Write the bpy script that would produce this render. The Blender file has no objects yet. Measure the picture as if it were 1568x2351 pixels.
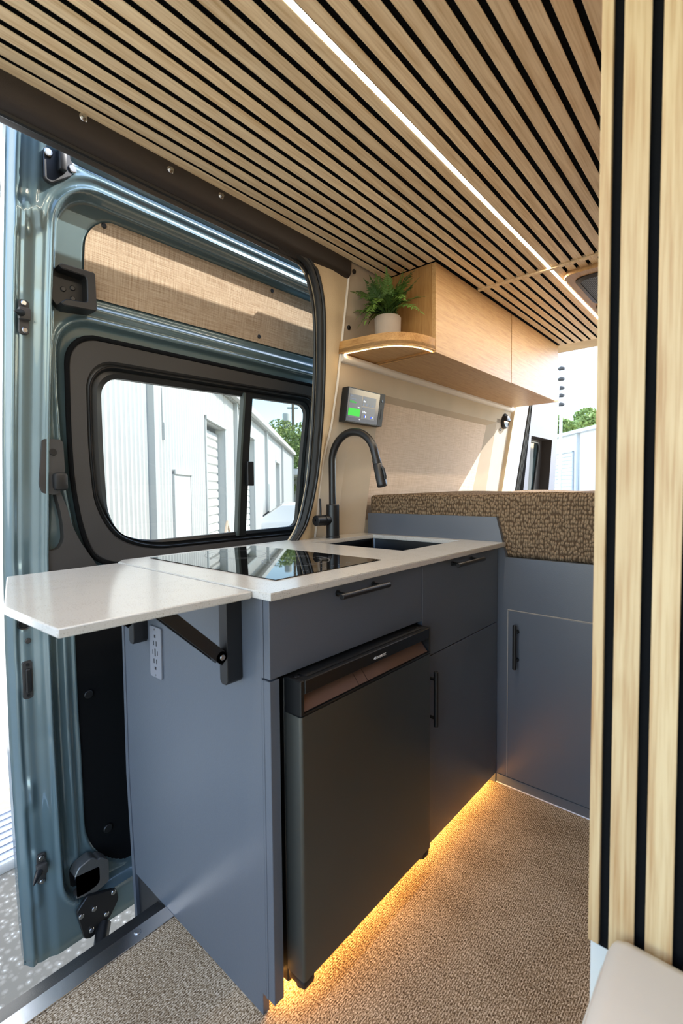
import bpy, bmesh, math, random
import numpy as np
from mathutils import Vector, Matrix

# ------------------------------------------------------------------ camera
C = bpy.context.scene.collection
scn = bpy.context.scene
CZ = 1.144
def rotm(a, b, c):
    ca, sa, cb, sb, cc, sc = math.cos(a), math.sin(a), math.cos(b), math.sin(b), math.cos(c), math.sin(c)
    A = Matrix(((ca, -sa, 0), (sa, ca, 0), (0, 0, 1)))
    B = Matrix(((1, 0, 0), (0, cb, -sb), (0, sb, cb)))
    D = Matrix(((cc, 0, -sc), (0, 1, 0), (sc, 0, cc)))
    return A @ B @ D
R3 = rotm(math.radians(41.268), math.radians(-2.641), math.radians(-.504))
right, fwd, up = R3.col[0], R3.col[1], R3.col[2]
cam_d = bpy.data.cameras.new('camera')
cam = bpy.data.objects.new('camera', cam_d); C.objects.link(cam)
cam.matrix_world = Matrix(((right[0], up[0], -fwd[0], 0), (right[1], up[1], -fwd[1], 0), (right[2], up[2], -fwd[2], CZ), (0, 0, 0, 1)))
cam_d.sensor_fit = 'VERTICAL'; cam_d.sensor_height = 36; cam_d.sensor_width = 24
cam_d.lens = 1099.7 / 2351 * 36
cam_d.clip_start = .02; cam_d.clip_end = 500
cam_d.dof.use_dof = True; cam_d.dof.focus_distance = 1.9; cam_d.dof.aperture_fstop = 5.0
scn.camera = cam

# ------------------------------------------------------------------ sky, sun, exposure
SUN_DIR = Vector((-.75, -1.0, -1.12)).normalized()
w = bpy.data.worlds.new('world'); scn.world = w; w.use_nodes = True
nt = w.node_tree; nt.nodes.clear()
sky = nt.nodes.new('ShaderNodeTexSky'); sky.sky_type = 'NISHITA'; sky.sun_disc = False
sky.sun_elevation = math.asin(-SUN_DIR.z); sky.sun_rotation = math.atan2(-SUN_DIR.x, -SUN_DIR.y)
sky.altitude = 0; sky.air_density = 1.0; sky.dust_density = .4; sky.ozone_density = 1.7
tc = nt.nodes.new('ShaderNodeTexCoord')
mp = nt.nodes.new('ShaderNodeMapping'); mp.inputs['Scale'].default_value = (1, 1, 2.6)
nz = nt.nodes.new('ShaderNodeTexNoise'); nz.inputs['Scale'].default_value = 2.2; nz.inputs['Detail'].default_value = 7; nz.inputs['Roughness'].default_value = .6
cr = nt.nodes.new('ShaderNodeValToRGB'); cr.color_ramp.elements[0].position = .54; cr.color_ramp.elements[1].position = .80
mx = nt.nodes.new('ShaderNodeMix'); mx.data_type = 'RGBA'
bg = nt.nodes.new('ShaderNodeBackground'); out = nt.nodes.new('ShaderNodeOutputWorld')
nt.links.new(tc.outputs['Generated'], mp.inputs['Vector']); nt.links.new(mp.outputs[0], nz.inputs['Vector'])
nt.links.new(nz.outputs[0], cr.inputs[0]); nt.links.new(cr.outputs[0], mx.inputs[0])
nt.links.new(sky.outputs[0], mx.inputs[6]); mx.inputs[7].default_value = (9, 9.3, 9.8, 1)
nt.links.new(mx.outputs[2], bg.inputs[0]); bg.inputs[1].default_value = .34
nt.links.new(bg.outputs[0], out.inputs[0])
sd = bpy.data.lights.new('sun', 'SUN'); sun = bpy.data.objects.new('sun', sd); C.objects.link(sun)
sd.energy = 5.0; sd.angle = math.radians(.6); sd.color = (1, .96, .9)
sun.rotation_euler = SUN_DIR.to_track_quat('-Z', 'Y').to_euler()
vs = scn.view_settings; vs.view_transform = 'Standard'; vs.look = 'None'; vs.gamma = 1; vs.use_curve_mapping = False
vs.exposure = 1.55

# ------------------------------------------------------------------ materials
def lin(c):
    return tuple(((v / 255) / 12.92 if v / 255 <= .04045 else ((v / 255 + .055) / 1.055) ** 2.4) for v in c) + (1,)
def newmat(name):
    m = bpy.data.materials.new(name); m.use_nodes = True
    return m, m.node_tree, m.node_tree.nodes['Principled BSDF']
def node(t, typ, **kw):
    n = t.nodes.new(typ)
    for k, v in kw.items():
        if k in n.inputs: n.inputs[k].default_value = v
        else: setattr(n, k, v)
    return n
def plain(name, rgb, rough=.5, metal=0, bump=0, bscale=300, coat=0, var=0, emit=None, es=0, spec=.5, aniso=0):
    m, t, p = newmat(name)
    col = lin(rgb); p.inputs['Base Color'].default_value = col
    p.inputs['Roughness'].default_value = rough; p.inputs['Metallic'].default_value = metal
    p.inputs['Specular IOR Level'].default_value = spec
    p.inputs['Coat Weight'].default_value = coat; p.inputs['Coat Roughness'].default_value = .05
    if emit: p.inputs['Emission Color'].default_value = lin(emit); p.inputs['Emission Strength'].default_value = es
    tcn = node(t, 'ShaderNodeTexCoord')
    if var or bump:
        n = node(t, 'ShaderNodeTexNoise', Scale=bscale, Detail=3.0); t.links.new(tcn.outputs['Object'], n.inputs['Vector'])
        if bump:
            b = node(t, 'ShaderNodeBump', Strength=bump, Distance=.002); t.links.new(n.outputs[0], b.inputs['Height']); t.links.new(b.outputs[0], p.inputs['Normal'])
        if var:
            n2 = node(t, 'ShaderNodeTexNoise', Scale=6.0, Detail=5.0); t.links.new(tcn.outputs['Object'], n2.inputs['Vector'])
            r = node(t, 'ShaderNodeValToRGB'); r.color_ramp.elements[0].position = .3; r.color_ramp.elements[1].position = .7
            r.color_ramp.elements[0].color = tuple(c * (1 - var) for c in col[:3]) + (1,); r.color_ramp.elements[1].color = tuple(min(1, c * (1 + var)) for c in col[:3]) + (1,)
            t.links.new(n2.outputs[0], r.inputs[0]); t.links.new(r.outputs[0], p.inputs['Base Color'])
    return m
def oak(name, light, dark, axis=1, scale=1.0, rough=.55, rnd=True, figure=1.0, across=None):
    """grain runs along `axis` of object space"""
    m, t, p = newmat(name); L = t.links
    tcn = node(t, 'ShaderNodeTexCoord'); oi = node(t, 'ShaderNodeObjectInfo')
    add = node(t, 'ShaderNodeVectorMath', operation='ADD'); mul = node(t, 'ShaderNodeVectorMath', operation='MULTIPLY')
    mul.inputs[1].default_value = (3.1, 7.7, 5.3) if rnd else (0, 0, 0)
    cmb = node(t, 'ShaderNodeCombineXYZ')
    for i in range(3): L.new(oi.outputs['Random'], cmb.inputs[i])
    L.new(cmb.outputs[0], mul.inputs[0]); L.new(tcn.outputs['Object'], add.inputs[0]); L.new(mul.outputs[0], add.inputs[1])
    s1 = [1.0, 1.0, 1.0]; s1[axis] = .12
    s2 = [1.0, 1.0, 1.0]; s2[axis] = .035
    m1 = node(t, 'ShaderNodeMapping'); m1.inputs['Scale'].default_value = s1; L.new(add.outputs[0], m1.inputs[0])
    m2 = node(t, 'ShaderNodeMapping'); m2.inputs['Scale'].default_value = s2; L.new(add.outputs[0], m2.inputs[0])
    n1 = node(t, 'ShaderNodeTexNoise', Scale=9.0 * scale, Detail=2.0, Distortion=.3); L.new(m1.outputs[0], n1.inputs['Vector'])
    # rings = sin(noise * k)
    k = node(t, 'ShaderNodeMath', operation='MULTIPLY'); k.inputs[1].default_value = 60 * figure; L.new(n1.outputs[0], k.inputs[0])
    sn = node(t, 'ShaderNodeMath', operation='SINE'); L.new(k.outputs[0], sn.inputs[0])
    n2 = node(t, 'ShaderNodeTexNoise', Scale=260.0 * scale, Detail=4.0); L.new(m2.outputs[0], n2.inputs['Vector'])
    n3 = node(t, 'ShaderNodeTexNoise', Scale=70.0 * scale, Detail=3.0); L.new(m2.outputs[0], n3.inputs['Vector'])
    r1 = node(t, 'ShaderNodeMapRange'); r1.inputs['From Min'].default_value = -.2; r1.inputs['From Max'].default_value = 1; r1.inputs['To Max'].default_value = .42; L.new(sn.outputs[0], r1.inputs['Value'])
    r2 = node(t, 'ShaderNodeMapRange'); r2.inputs['From Min'].default_value = .42; r2.inputs['From Max'].default_value = .72; r2.inputs['To Max'].default_value = .55; L.new(n2.outputs[0], r2.inputs['Value'])
    r3 = node(t, 'ShaderNodeMapRange'); r3.inputs['From Min'].default_value = .35; r3.inputs['From Max'].default_value = .75; r3.inputs['To Max'].default_value = .45; L.new(n3.outputs[0], r3.inputs['Value'])
    mm = node(t, 'ShaderNodeMath', operation='MULTIPLY'); L.new(r1.outputs[0], mm.inputs[0]); L.new(n3.outputs[0], mm.inputs[1])
    a = node(t, 'ShaderNodeMath', operation='ADD'); L.new(mm.outputs[0], a.inputs[0]); L.new(r2.outputs[0], a.inputs[1])
    a2 = node(t, 'ShaderNodeMath', operation='ADD'); a2.use_clamp = True; L.new(a.outputs[0], a2.inputs[0]); L.new(r3.outputs[0], a2.inputs[1])
    mixc = node(t, 'ShaderNodeMix', data_type='RGBA'); mixc.inputs[6].default_value = lin(light); mixc.inputs[7].default_value = lin(dark)
    L.new(a2.outputs[0], mixc.inputs[0])
    # per-piece tone
    tone = node(t, 'ShaderNodeMapRange'); tone.inputs['To Min'].default_value = .9; tone.inputs['To Max'].default_value = 1.06; L.new(oi.outputs['Random'], tone.inputs['Value'])
    hs = node(t, 'ShaderNodeHueSaturation'); L.new(mixc.outputs[2], hs.inputs['Color']); L.new(tone.outputs[0], hs.inputs['Value'])
    L.new(hs.outputs[0], p.inputs['Base Color'])
    b = node(t, 'ShaderNodeBump', Strength=.25, Distance=.001); L.new(a2.outputs[0], b.inputs['Height']); b.invert = True; L.new(b.outputs[0], p.inputs['Normal'])
    p.inputs['Roughness'].default_value = rough; p.inputs['Specular IOR Level'].default_value = .35
    return m
def weave(name, c1, c2, scale=500, bump=.6, ax=(1, 2), slub=.5, rough=.95):
    m, t, p = newmat(name); L = t.links
    tcn = node(t, 'ShaderNodeTexCoord'); sp = node(t, 'ShaderNodeSeparateXYZ'); L.new(tcn.outputs['Object'], sp.inputs[0])
    outs = []
    for a in ax:
        mp_ = node(t, 'ShaderNodeMapping'); s = [.02, .02, .02]; s[a] = 1.0; mp_.inputs['Scale'].default_value = s
        L.new(tcn.outputs['Object'], mp_.inputs[0])
        n = node(t, 'ShaderNodeTexNoise', Scale=float(scale), Detail=1.5); L.new(mp_.outputs[0], n.inputs['Vector']); outs.append(n)
    a_ = node(t, 'ShaderNodeMath', operation='ADD'); L.new(outs[0].outputs[0], a_.inputs[0]); L.new(outs[1].outputs[0], a_.inputs[1])
    r = node(t, 'ShaderNodeMapRange'); r.inputs['From Min'].default_value = .75; r.inputs['From Max'].default_value = 1.25; L.new(a_.outputs[0], r.inputs['Value'])
    mixc = node(t, 'ShaderNodeMix', data_type='RGBA'); mixc.inputs[6].default_value = lin(c1); mixc.inputs[7].default_value = lin(c2); L.new(r.outputs[0], mixc.inputs[0])
    L.new(mixc.outputs[2], p.inputs['Base Color'])
    b = node(t, 'ShaderNodeBump', Strength=bump, Distance=.001); L.new(a_.outputs[0], b.inputs['Height']); L.new(b.outputs[0], p.inputs['Normal'])
    p.inputs['Roughness'].default_value = rough; p.inputs['Specular IOR Level'].default_value = .1
    return m
def carpet(name):
    m, t, p = newmat(name); L = t.links
    tcn = node(t, 'ShaderNodeTexCoord')
    mp_ = node(t, 'ShaderNodeMapping'); mp_.inputs['Scale'].default_value = (1, .45, 1); L.new(tcn.outputs['Object'], mp_.inputs[0])
    n = node(t, 'ShaderNodeTexNoise', Scale=380.0, Detail=2.0, Roughness=.75); L.new(mp_.outputs[0], n.inputs['Vector'])
    wv = node(t, 'ShaderNodeTexWave', Scale=60.0, Distortion=3.0, Detail=2.0); wv.inputs['Detail Scale'].default_value = 6; wv.bands_direction = 'X'; L.new(tcn.outputs['Object'], wv.inputs['Vector'])
    n2 = node(t, 'ShaderNodeTexNoise', Scale=5.0, Detail=4.0); L.new(tcn.outputs['Object'], n2.inputs['Vector'])
    m0 = node(t, 'ShaderNodeMath', operation='MULTIPLY_ADD'); L.new(wv.outputs[1], m0.inputs[0]); m0.inputs[1].default_value = .10; L.new(n.outputs[0], m0.inputs[2])
    m1 = node(t, 'ShaderNodeMath', operation='MULTIPLY_ADD'); L.new(n2.outputs[0], m1.inputs[0]); m1.inputs[1].default_value = .16; L.new(m0.outputs[0], m1.inputs[2])
    r = node(t, 'ShaderNodeValToRGB'); e = r.color_ramp.elements
    e[0].position = .50; e[0].color = lin((80, 64, 48)); e[1].position = .78; e[1].color = lin((224, 210, 188))
    x = r.color_ramp.elements.new(.62); x.color = lin((148, 129, 104))
    L.new(m1.outputs[0], r.inputs[0]); L.new(r.outputs[0], p.inputs['Base Color'])
    b = node(t, 'ShaderNodeBump', Strength=.45, Distance=.002); L.new(n.outputs[0], b.inputs['Height']); L.new(b.outputs[0], p.inputs['Normal'])
    p.inputs['Roughness'].default_value = 1; p.inputs['Specular IOR Level'].default_value = .05
    return m
def knit(name):
    m, t, p = newmat(name); L = t.links
    tcn = node(t, 'ShaderNodeTexCoord')
    nd = node(t, 'ShaderNodeTexNoise', Scale=22.0, Detail=2.0); L.new(tcn.outputs['Object'], nd.inputs['Vector'])
    v1 = node(t, 'ShaderNodeVectorMath', operation='SCALE'); v1.inputs['Scale'].default_value = .016; L.new(nd.outputs['Color'], v1.inputs[0])
    ad = node(t, 'ShaderNodeVectorMath', operation='ADD'); L.new(tcn.outputs['Object'], ad.inputs[0]); L.new(v1.outputs[0], ad.inputs[1])
    # fold y into z so the top face carries the pattern too
    sp = node(t, 'ShaderNodeSeparateXYZ'); L.new(ad.outputs[0], sp.inputs[0])
    zz = node(t, 'ShaderNodeMath', operation='ADD'); L.new(sp.outputs[1], zz.inputs[0]); L.new(sp.outputs[2], zz.inputs[1])
    cb = node(t, 'ShaderNodeCombineXYZ'); L.new(sp.outputs[0], cb.inputs[0]); L.new(zz.outputs[0], cb.inputs[1])
    mpk = node(t, 'ShaderNodeMapping'); mpk.inputs['Scale'].default_value = (1.0, .55, 1); L.new(cb.outputs[0], mpk.inputs[0])
    vo = node(t, 'ShaderNodeTexVoronoi', Scale=115.0, Randomness=.62, voronoi_dimensions='2D'); L.new(mpk.outputs[0], vo.inputs['Vector'])
    mixh = node(t, 'ShaderNodeMapRange'); mixh.inputs['From Min'].default_value = .62; mixh.inputs['From Max'].default_value = .12; L.new(vo.outputs['Distance'], mixh.inputs['Value'])
    fine = node(t, 'ShaderNodeTexNoise', Scale=420.0, Detail=2.0); L.new(tcn.outputs['Object'], fine.inputs['Vector'])
    hh = node(t, 'ShaderNodeMath', operation='MULTIPLY_ADD'); L.new(fine.outputs[0], hh.inputs[0]); hh.inputs[1].default_value = .5; L.new(mixh.outputs[0], hh.inputs[2])
    r = node(t, 'ShaderNodeValToRGB'); e = r.color_ramp.elements
    e[0].position = .25; e[0].color = lin((84, 68, 52)); e[1].position = 1.0; e[1].color = lin((148, 127, 102))  # gaps between stitches darkened: crevice shade put into the colour
    L.new(hh.outputs[0], r.inputs[0]); L.new(r.outputs[0], p.inputs['Base Color'])
    b = node(t, 'ShaderNodeBump', Strength=1.0, Distance=.006); L.new(hh.outputs[0], b.inputs['Height']); L.new(b.outputs[0], p.inputs['Normal'])
    p.inputs['Roughness'].default_value = .95; p.inputs['Specular IOR Level'].default_value = .1
    return m
def quartz(name):
    m, t, p = newmat(name); L = t.links
    tcn = node(t, 'ShaderNodeTexCoord')
    v = node(t, 'ShaderNodeTexNoise', Scale=420.0, Detail=3.0); L.new(tcn.outputs['Object'], v.inputs['Vector'])
    n2 = node(t, 'ShaderNodeTexNoise', Scale=25.0, Detail=4.0); L.new(tcn.outputs['Object'], n2.inputs['Vector'])
    a = node(t, 'ShaderNodeMath', operation='MULTIPLY_ADD'); L.new(n2.outputs[0], a.inputs[0]); a.inputs[1].default_value = .25; L.new(v.outputs[0], a.inputs[2])
    r = node(t, 'ShaderNodeValToRGB'); e = r.color_ramp.elements
    e[0].position = .38; e[0].color = lin((142, 134, 120)); e[1].position = .55; e[1].color = lin((190, 187, 180))
    L.new(a.outputs[0], r.inputs[0]); L.new(r.outputs[0], p.inputs['Base Color'])
    p.inputs['Roughness'].default_value = .16; p.inputs['Specular IOR Level'].default_value = .5
    return m
def asphalt(name):
    m, t, p = newmat(name); L = t.links
    tcn = node(t, 'ShaderNodeTexCoord')
    v = node(t, 'ShaderNodeTexVoronoi', Scale=38.0, Randomness=1.0); L.new(tcn.outputs['Object'], v.inputs['Vector'])
    n = node(t, 'ShaderNodeTexNoise', Scale=150.0, Detail=5.0, Roughness=.8); L.new(tcn.outputs['Object'], n.inputs['Vector'])
    a = node(t, 'ShaderNodeMath', operation='MULTIPLY_ADD'); L.new(n.outputs[0], a.inputs[0]); a.inputs[1].default_value = .55; L.new(v.outputs['Distance'], a.inputs[2])
    r = node(t, 'ShaderNodeValToRGB'); e = r.color_ramp.elements
    e[0].position = .36; e[0].color = lin((222, 218, 210)); e[1].position = .46; e[1].color = lin((158, 149, 134))
    x = e.new(.8); x.color = lin((128, 120, 106))
    L.new(a.outputs[0], r.inputs[0]); L.new(r.outputs[0], p.inputs['Base Color'])
    p.inputs['Roughness'].default_value = .95
    return m
def glassmat(name, tint=(235, 245, 245), rough=0.0, alpha=.0, refl=1.0):
    m = bpy.data.materials.new(name); m.use_nodes = True; t = m.node_tree; t.nodes.clear(); L = t.links
    tr = node(t, 'ShaderNodeBsdfTransparent', Color=lin(tint)); gl = node(t, 'ShaderNodeBsdfGlossy', Roughness=rough)
    fr = node(t, 'ShaderNodeFresnel', IOR=1.45); mixs = node(t, 'ShaderNodeMixShader'); o = node(t, 'ShaderNodeOutputMaterial')
    L.new(fr.outputs[0], mixs.inputs[0]); L.new(tr.outputs[0], mixs.inputs[1]); L.new(gl.outputs[0], mixs.inputs[2]); L.new(mixs.outputs[0], o.inputs[0])
    return m
def emis(name, rgb, s, kelvin=None):
    m = bpy.data.materials.new(name); m.use_nodes = True; t = m.node_tree; t.nodes.clear()
    e = node(t, 'ShaderNodeEmission', Strength=s, Color=lin(rgb)); o = node(t, 'ShaderNodeOutputMaterial'); t.links.new(e.outputs[0], o.inputs[0])
    return m
def car_paint(name, rgb, rough=.28):
    m, t, p = newmat(name)
    p.inputs['Base Color'].default_value = lin(rgb); p.inputs['Metallic'].default_value = .35; p.inputs['Roughness'].default_value = rough
    p.inputs['Coat Weight'].default_value = 1; p.inputs['Coat Roughness'].default_value = .03
    tcn = node(t, 'ShaderNodeTexCoord'); n = node(t, 'ShaderNodeTexNoise', Scale=9.0, Detail=2.0); t.links.new(tcn.outputs['Object'], n.inputs['Vector'])
    b = node(t, 'ShaderNodeBump', Strength=.12, Distance=.01); t.links.new(n.outputs[0], b.inputs['Height']); t.links.new(b.outputs[0], p.inputs['Coat Normal'])
    return m

M = {}
M['oak_ceiling'] = oak('oak_ceiling', (242, 220, 180), (204, 172, 126), 1, 1.0, .5, True)
M['oak_wall'] = oak('oak_wall', (206, 184, 142), (170, 134, 90), 2, .9, .5, True, figure=1.2)
M['oak_cabinet'] = oak('oak_cabinet', (198, 160, 108), (168, 126, 78), 1, 2.2, .42, True, figure=.7)
M['oak_panel'] = oak('oak_panel', (172, 132, 80), (138, 98, 52), 2, 2.0, .5, True, figure=.6)  # darker oak: the end panel's warm, dim lighting is put into the colour
M['felt'] = plain('black_felt', (17, 18, 19), .95, bump=.4, bscale=700, spec=.1)
M['navy'] = plain('navy_lacquer', (84, 90, 99), .32, bump=.12, bscale=260, spec=.6)
M['quartz'] = quartz('quartz')
M['black_glass'] = plain('black_glass', (5, 6, 7), .02, coat=0, spec=.9)
M['burner_mark'] = plain('burner_mark', (110, 112, 114), .3)
M['black_metal'] = plain('black_metal', (22, 23, 25), .38, spec=.5)
M['black_plastic'] = plain('black_plastic', (20, 21, 22), .45, bump=.15, bscale=900)
M['header'] = plain('dark_brown_plastic', (44, 37, 33), .5, bump=.3, bscale=900)
M['rubber'] = plain('rubber', (22, 24, 25), .42)
M['grey_trim'] = plain('grey_trim', (58, 56, 54), .6, bump=.3, bscale=900)
M['steel'] = plain('steel', (190, 190, 190), .25, metal=1, bump=.03, bscale=80)
M['black_steel'] = plain('black_steel', (60, 62, 66), .25, metal=1)
M['fridge_door'] = plain('fridge_door', (92, 94, 90), .34, metal=.75, bump=.02, bscale=60)
M['fridge_black'] = plain('fridge_black', (20, 21, 22), .3)
M['paint'] = car_paint('blue_grey_paint', (98, 120, 126), .27)
M['rear_paint'] = plain('grey_blue_panel', (98, 101, 112), .45, bump=.05, bscale=20)
M['beige_weave'] = weave('beige_weave', (186, 168, 144), (148, 126, 102), 520, .5)
M['wall_weave'] = weave('wall_weave', (216, 196, 174), (190, 168, 146), 620, .4)
M['suede'] = plain('suede', (184, 170, 150), .95, var=.05, bump=.15, bscale=500, spec=.1)
M['tan_felt'] = plain('tan_felt', (202, 182, 150), 1, var=.10, bump=.5, bscale=500, spec=.05)
M['white_trim'] = plain('white_trim', (214, 208, 198), .6, spec=.3)
M['white_metal'] = plain('white_metal_siding', (212, 212, 210), .55, var=.03)
M['white_metal2'] = plain('white_metal_grey', (215, 217, 219), .6, var=.04)
M['grey_metal'] = plain('grey_flashing', (188, 192, 192), .6)
M['carpet'] = carpet('carpet')
M['knit'] = knit('knit')
M['asphalt'] = asphalt('asphalt')
M['alu'] = plain('aluminium', (200, 202, 206), .25, metal=1, bump=.05, bscale=50)
M['alu_dull'] = plain('aluminium_dull', (185, 188, 196), .5, metal=.6, bump=.2, bscale=300)
M['sill_black'] = plain('sill_plastic', (34, 35, 37), .4, bump=.2, bscale=500)
M['cushion'] = plain('cream_vinyl', (216, 214, 210), .55, var=.04, bump=.1, bscale=40)
M['white_panel'] = plain('white_laminate', (208, 212, 208), .5)
M['concrete'] = plain('concrete', (162, 148, 134), .9, var=.14, bump=.5, bscale=120)
M['soil'] = plain('soil', (60, 48, 36), 1, bump=.6, bscale=200)
M['leaf'] = plain('fern_leaf', (88, 116, 50), .5, var=.3, spec=.35)
M['leaf2'] = plain('fern_leaf_dark', (60, 90, 40), .5, var=.3, spec=.35)
M['tree'] = plain('tree_leaf', (126, 144, 78), .7, var=.35)
M['bark'] = plain('bark', (110, 100, 88), .9, bump=.5, bscale=30)
M['grass'] = plain('grass', (128, 165, 90), .9, var=.2)
M['sash'] = plain('sash_grey', (70, 80, 78), .4)
M['glass'] = glassmat('clear_glass', (158, 160, 154))
M['dark_glass'] = plain('tinted_glass', (34, 44, 44), .05, spec=.6)
M['led'] = emis('led_white', (255, 236, 205), 14)
M['led_warm'] = emis('led_amber', (255, 182, 92), 36)
M['led_shelf'] = emis('led_shelf', (255, 228, 180), 12)
M['screen'] = plain('screen_glass', (26, 29, 34), .12, emit=(60, 66, 76), es=.4)
M['screen_tile'] = plain('screen_tile', (36, 40, 48), .3, emit=(70, 76, 88), es=.35)
M['scr_green'] = emis('screen_green', (80, 190, 80), .55)
M['scr_white'] = emis('screen_white', (230, 235, 240), .6)
M['scr_grey'] = emis('screen_grey', (140, 150, 165), .45)
M['scr_blue'] = emis('screen_blue', (60, 90, 230), .7)
M['logo'] = plain('logo_white', (225, 225, 225), .5)
M['slot'] = plain('slot_dark', (20, 20, 26), .7)
M['outlet'] = plain('outlet_grey', (120, 123, 132), .5)
M['mesh_grey'] = plain('mesh_grey', (120, 120, 120), .5, metal=.6)
M['white_paint'] = plain('white_paint', (244, 245, 246), .25, coat=.5)
M['silver_plastic'] = plain('cast_alloy', (120, 120, 118), .45, metal=.7, bump=.3, bscale=400)
M['white_button'] = plain('grey_button', (200, 200, 200), .3)
M['power_wire'] = plain('wire', (60, 60, 62), .6)
M['door_under'] = plain('door_under_grey', (62, 66, 66), .32, coat=.8)

# ------------------------------------------------------------------ object helpers
ORG = {}
def origin(o):
    v = Vector((0, 0, 0))
    while o is not None: v = v + o.location; o = o.parent
    return v
def props(o, label=None, cat=None, group=None, kind=None):
    if label: o['label'] = label
    if cat: o['category'] = cat
    if group: o['group'] = group
    if kind: o['kind'] = kind
    return o
def thing(name, label, cat, loc=(0, 0, 0), group=None):
    o = bpy.data.objects.new(name, None); C.objects.link(o); o.location = loc; o.empty_display_size = .05
    return props(o, label, cat, group)
def struct(name, label=None, loc=(0, 0, 0)):
    o = bpy.data.objects.new(name, None); C.objects.link(o); o.location = loc; o.empty_display_size = .05
    return props(o, label, None, None, 'structure')
class MB:
    def __init__(s): s.v = []; s.f = []; s.mi = []; s.cur = 0
    def add(s, vs, fs):
        b = len(s.v); s.v += [tuple(v) for v in vs]; s.f += [tuple(b + i for i in f) for f in fs]; s.mi += [s.cur] * len(fs); return s
    def box(s, x0, x1, y0, y1, z0, z1, bev=0):
        if x1 < x0: x0, x1 = x1, x0
        if y1 < y0: y0, y1 = y1, y0
        if z1 < z0: z0, z1 = z1, z0
        if not bev:
            return s.add([(x0, y0, z0), (x1, y0, z0), (x1, y1, z0), (x0, y1, z0), (x0, y0, z1), (x1, y0, z1), (x1, y1, z1), (x0, y1, z1)],
                         [(0, 3, 2, 1), (4, 5, 6, 7), (0, 1, 5, 4), (1, 2, 6, 5), (2, 3, 7, 6), (3, 0, 4, 7)])
        bm = bmesh.new(); bmesh.ops.create_cube(bm, size=1)
        for v in bm.verts: v.co = Vector(((x0 + x1) / 2 + v.co.x * (x1 - x0), (y0 + y1) / 2 + v.co.y * (y1 - y0), (z0 + z1) / 2 + v.co.z * (z1 - z0)))
        bmesh.ops.bevel(bm, geom=bm.edges[:], offset=bev, segments=2 if bev > .003 else 1, affect='EDGES', profile=.5)
        bm.verts.index_update(); s.add([v.co[:] for v in bm.verts], [[v.index for v in f.verts] for f in bm.faces]); bm.free(); return s
    def prism(s, poly, axis, a, b, bev=0):
        """poly: 2D points in the plane normal to axis, extruded a..b along axis. axes order: 0->(y,z) 1->(x,z) 2->(x,y)"""
        def P(p, t):
            return {0: (t, p[0], p[1]), 1: (p[0], t, p[1]), 2: (p[0], p[1], t)}[axis]
        n = len(poly)
        if bev:
            bm = bmesh.new(); vs0 = [bm.verts.new(P(p, a)) for p in poly]; vs1 = [bm.verts.new(P(p, b)) for p in poly]
            bm.faces.new(vs0); bm.faces.new(vs1[::-1])
            for i in range(n): bm.faces.new((vs0[i], vs0[(i + 1) % n], vs1[(i + 1) % n], vs1[i]))
            bmesh.ops.recalc_face_normals(bm, faces=bm.faces[:])
            bmesh.ops.bevel(bm, geom=[e for e in bm.edges if e.calc_face_angle(0) > .5], offset=bev, segments=1, affect='EDGES')
            bm.verts.index_update(); s.add([v.co[:] for v in bm.verts], [[v.index for v in f.verts] for f in bm.faces]); bm.free(); return s
        vs = [P(p, a) for p in poly] + [P(p, b) for p in poly]
        fs = [tuple(range(n)), tuple(range(2 * n - 1, n - 1, -1))] + [(i, (i + 1) % n, n + (i + 1) % n, n + i) for i in range(n)]
        return s.add(vs, fs)
    def tube(s, pts, r, seg=12, cap=True, closed=False):
        pts = [Vector(p) for p in pts]; n = len(pts); rr = r if hasattr(r, '__len__') else [r] * n
        prev = None; rings = []
        for i, p in enumerate(pts):
            if closed: d = (pts[(i + 1) % n] - pts[i - 1]).normalized()
            else: d = (pts[min(i + 1, n - 1)] - pts[max(i - 1, 0)]).normalized()
            if prev is None:
                u = d.cross(Vector((0, 0, 1)))
                if u.length < .1: u = d.cross(Vector((0, 1, 0)))
            else: u = prev - d * prev.dot(d)
            u.normalize(); prev = u; v = d.cross(u)
            rings.append([p + u * math.cos(2 * math.pi * k / seg) * rr[i] + v * math.sin(2 * math.pi * k / seg) * rr[i] for k in range(seg)])
        vs = [q for ring in rings for q in ring]; fs = []
        m = n if closed else n - 1
        for i in range(m):
            j = (i + 1) % n
            for k in range(seg): fs.append((i * seg + k, i * seg + (k + 1) % seg, j * seg + (k + 1) % seg, j * seg + k))
        if cap and not closed: fs += [tuple(range(seg - 1, -1, -1)), tuple((n - 1) * seg + k for k in range(seg))]
        return s.add(vs, fs)
    def cyl(s, p0, p1, r, seg=24, r1=None, bev=0):
        p0, p1 = Vector(p0), Vector(p1); r1 = r if r1 is None else r1
        if bev:
            d = (p1 - p0).normalized() * bev
            return s.tube([p0, p0, p0 + d, p1 - d, p1, p1], [r - bev * .98, r - bev, r, r1, r1 - bev, r1 - bev * 1.02], seg) if False else s.lathe_axis(p0, p1, [(0, r - bev), (bev, r), ((p1 - p0).length - bev, r1), ((p1 - p0).length, r1 - bev)], seg)
        return s.lathe_axis(p0, p1, [(0, r), ((p1 - p0).length, r1)], seg)
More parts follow.
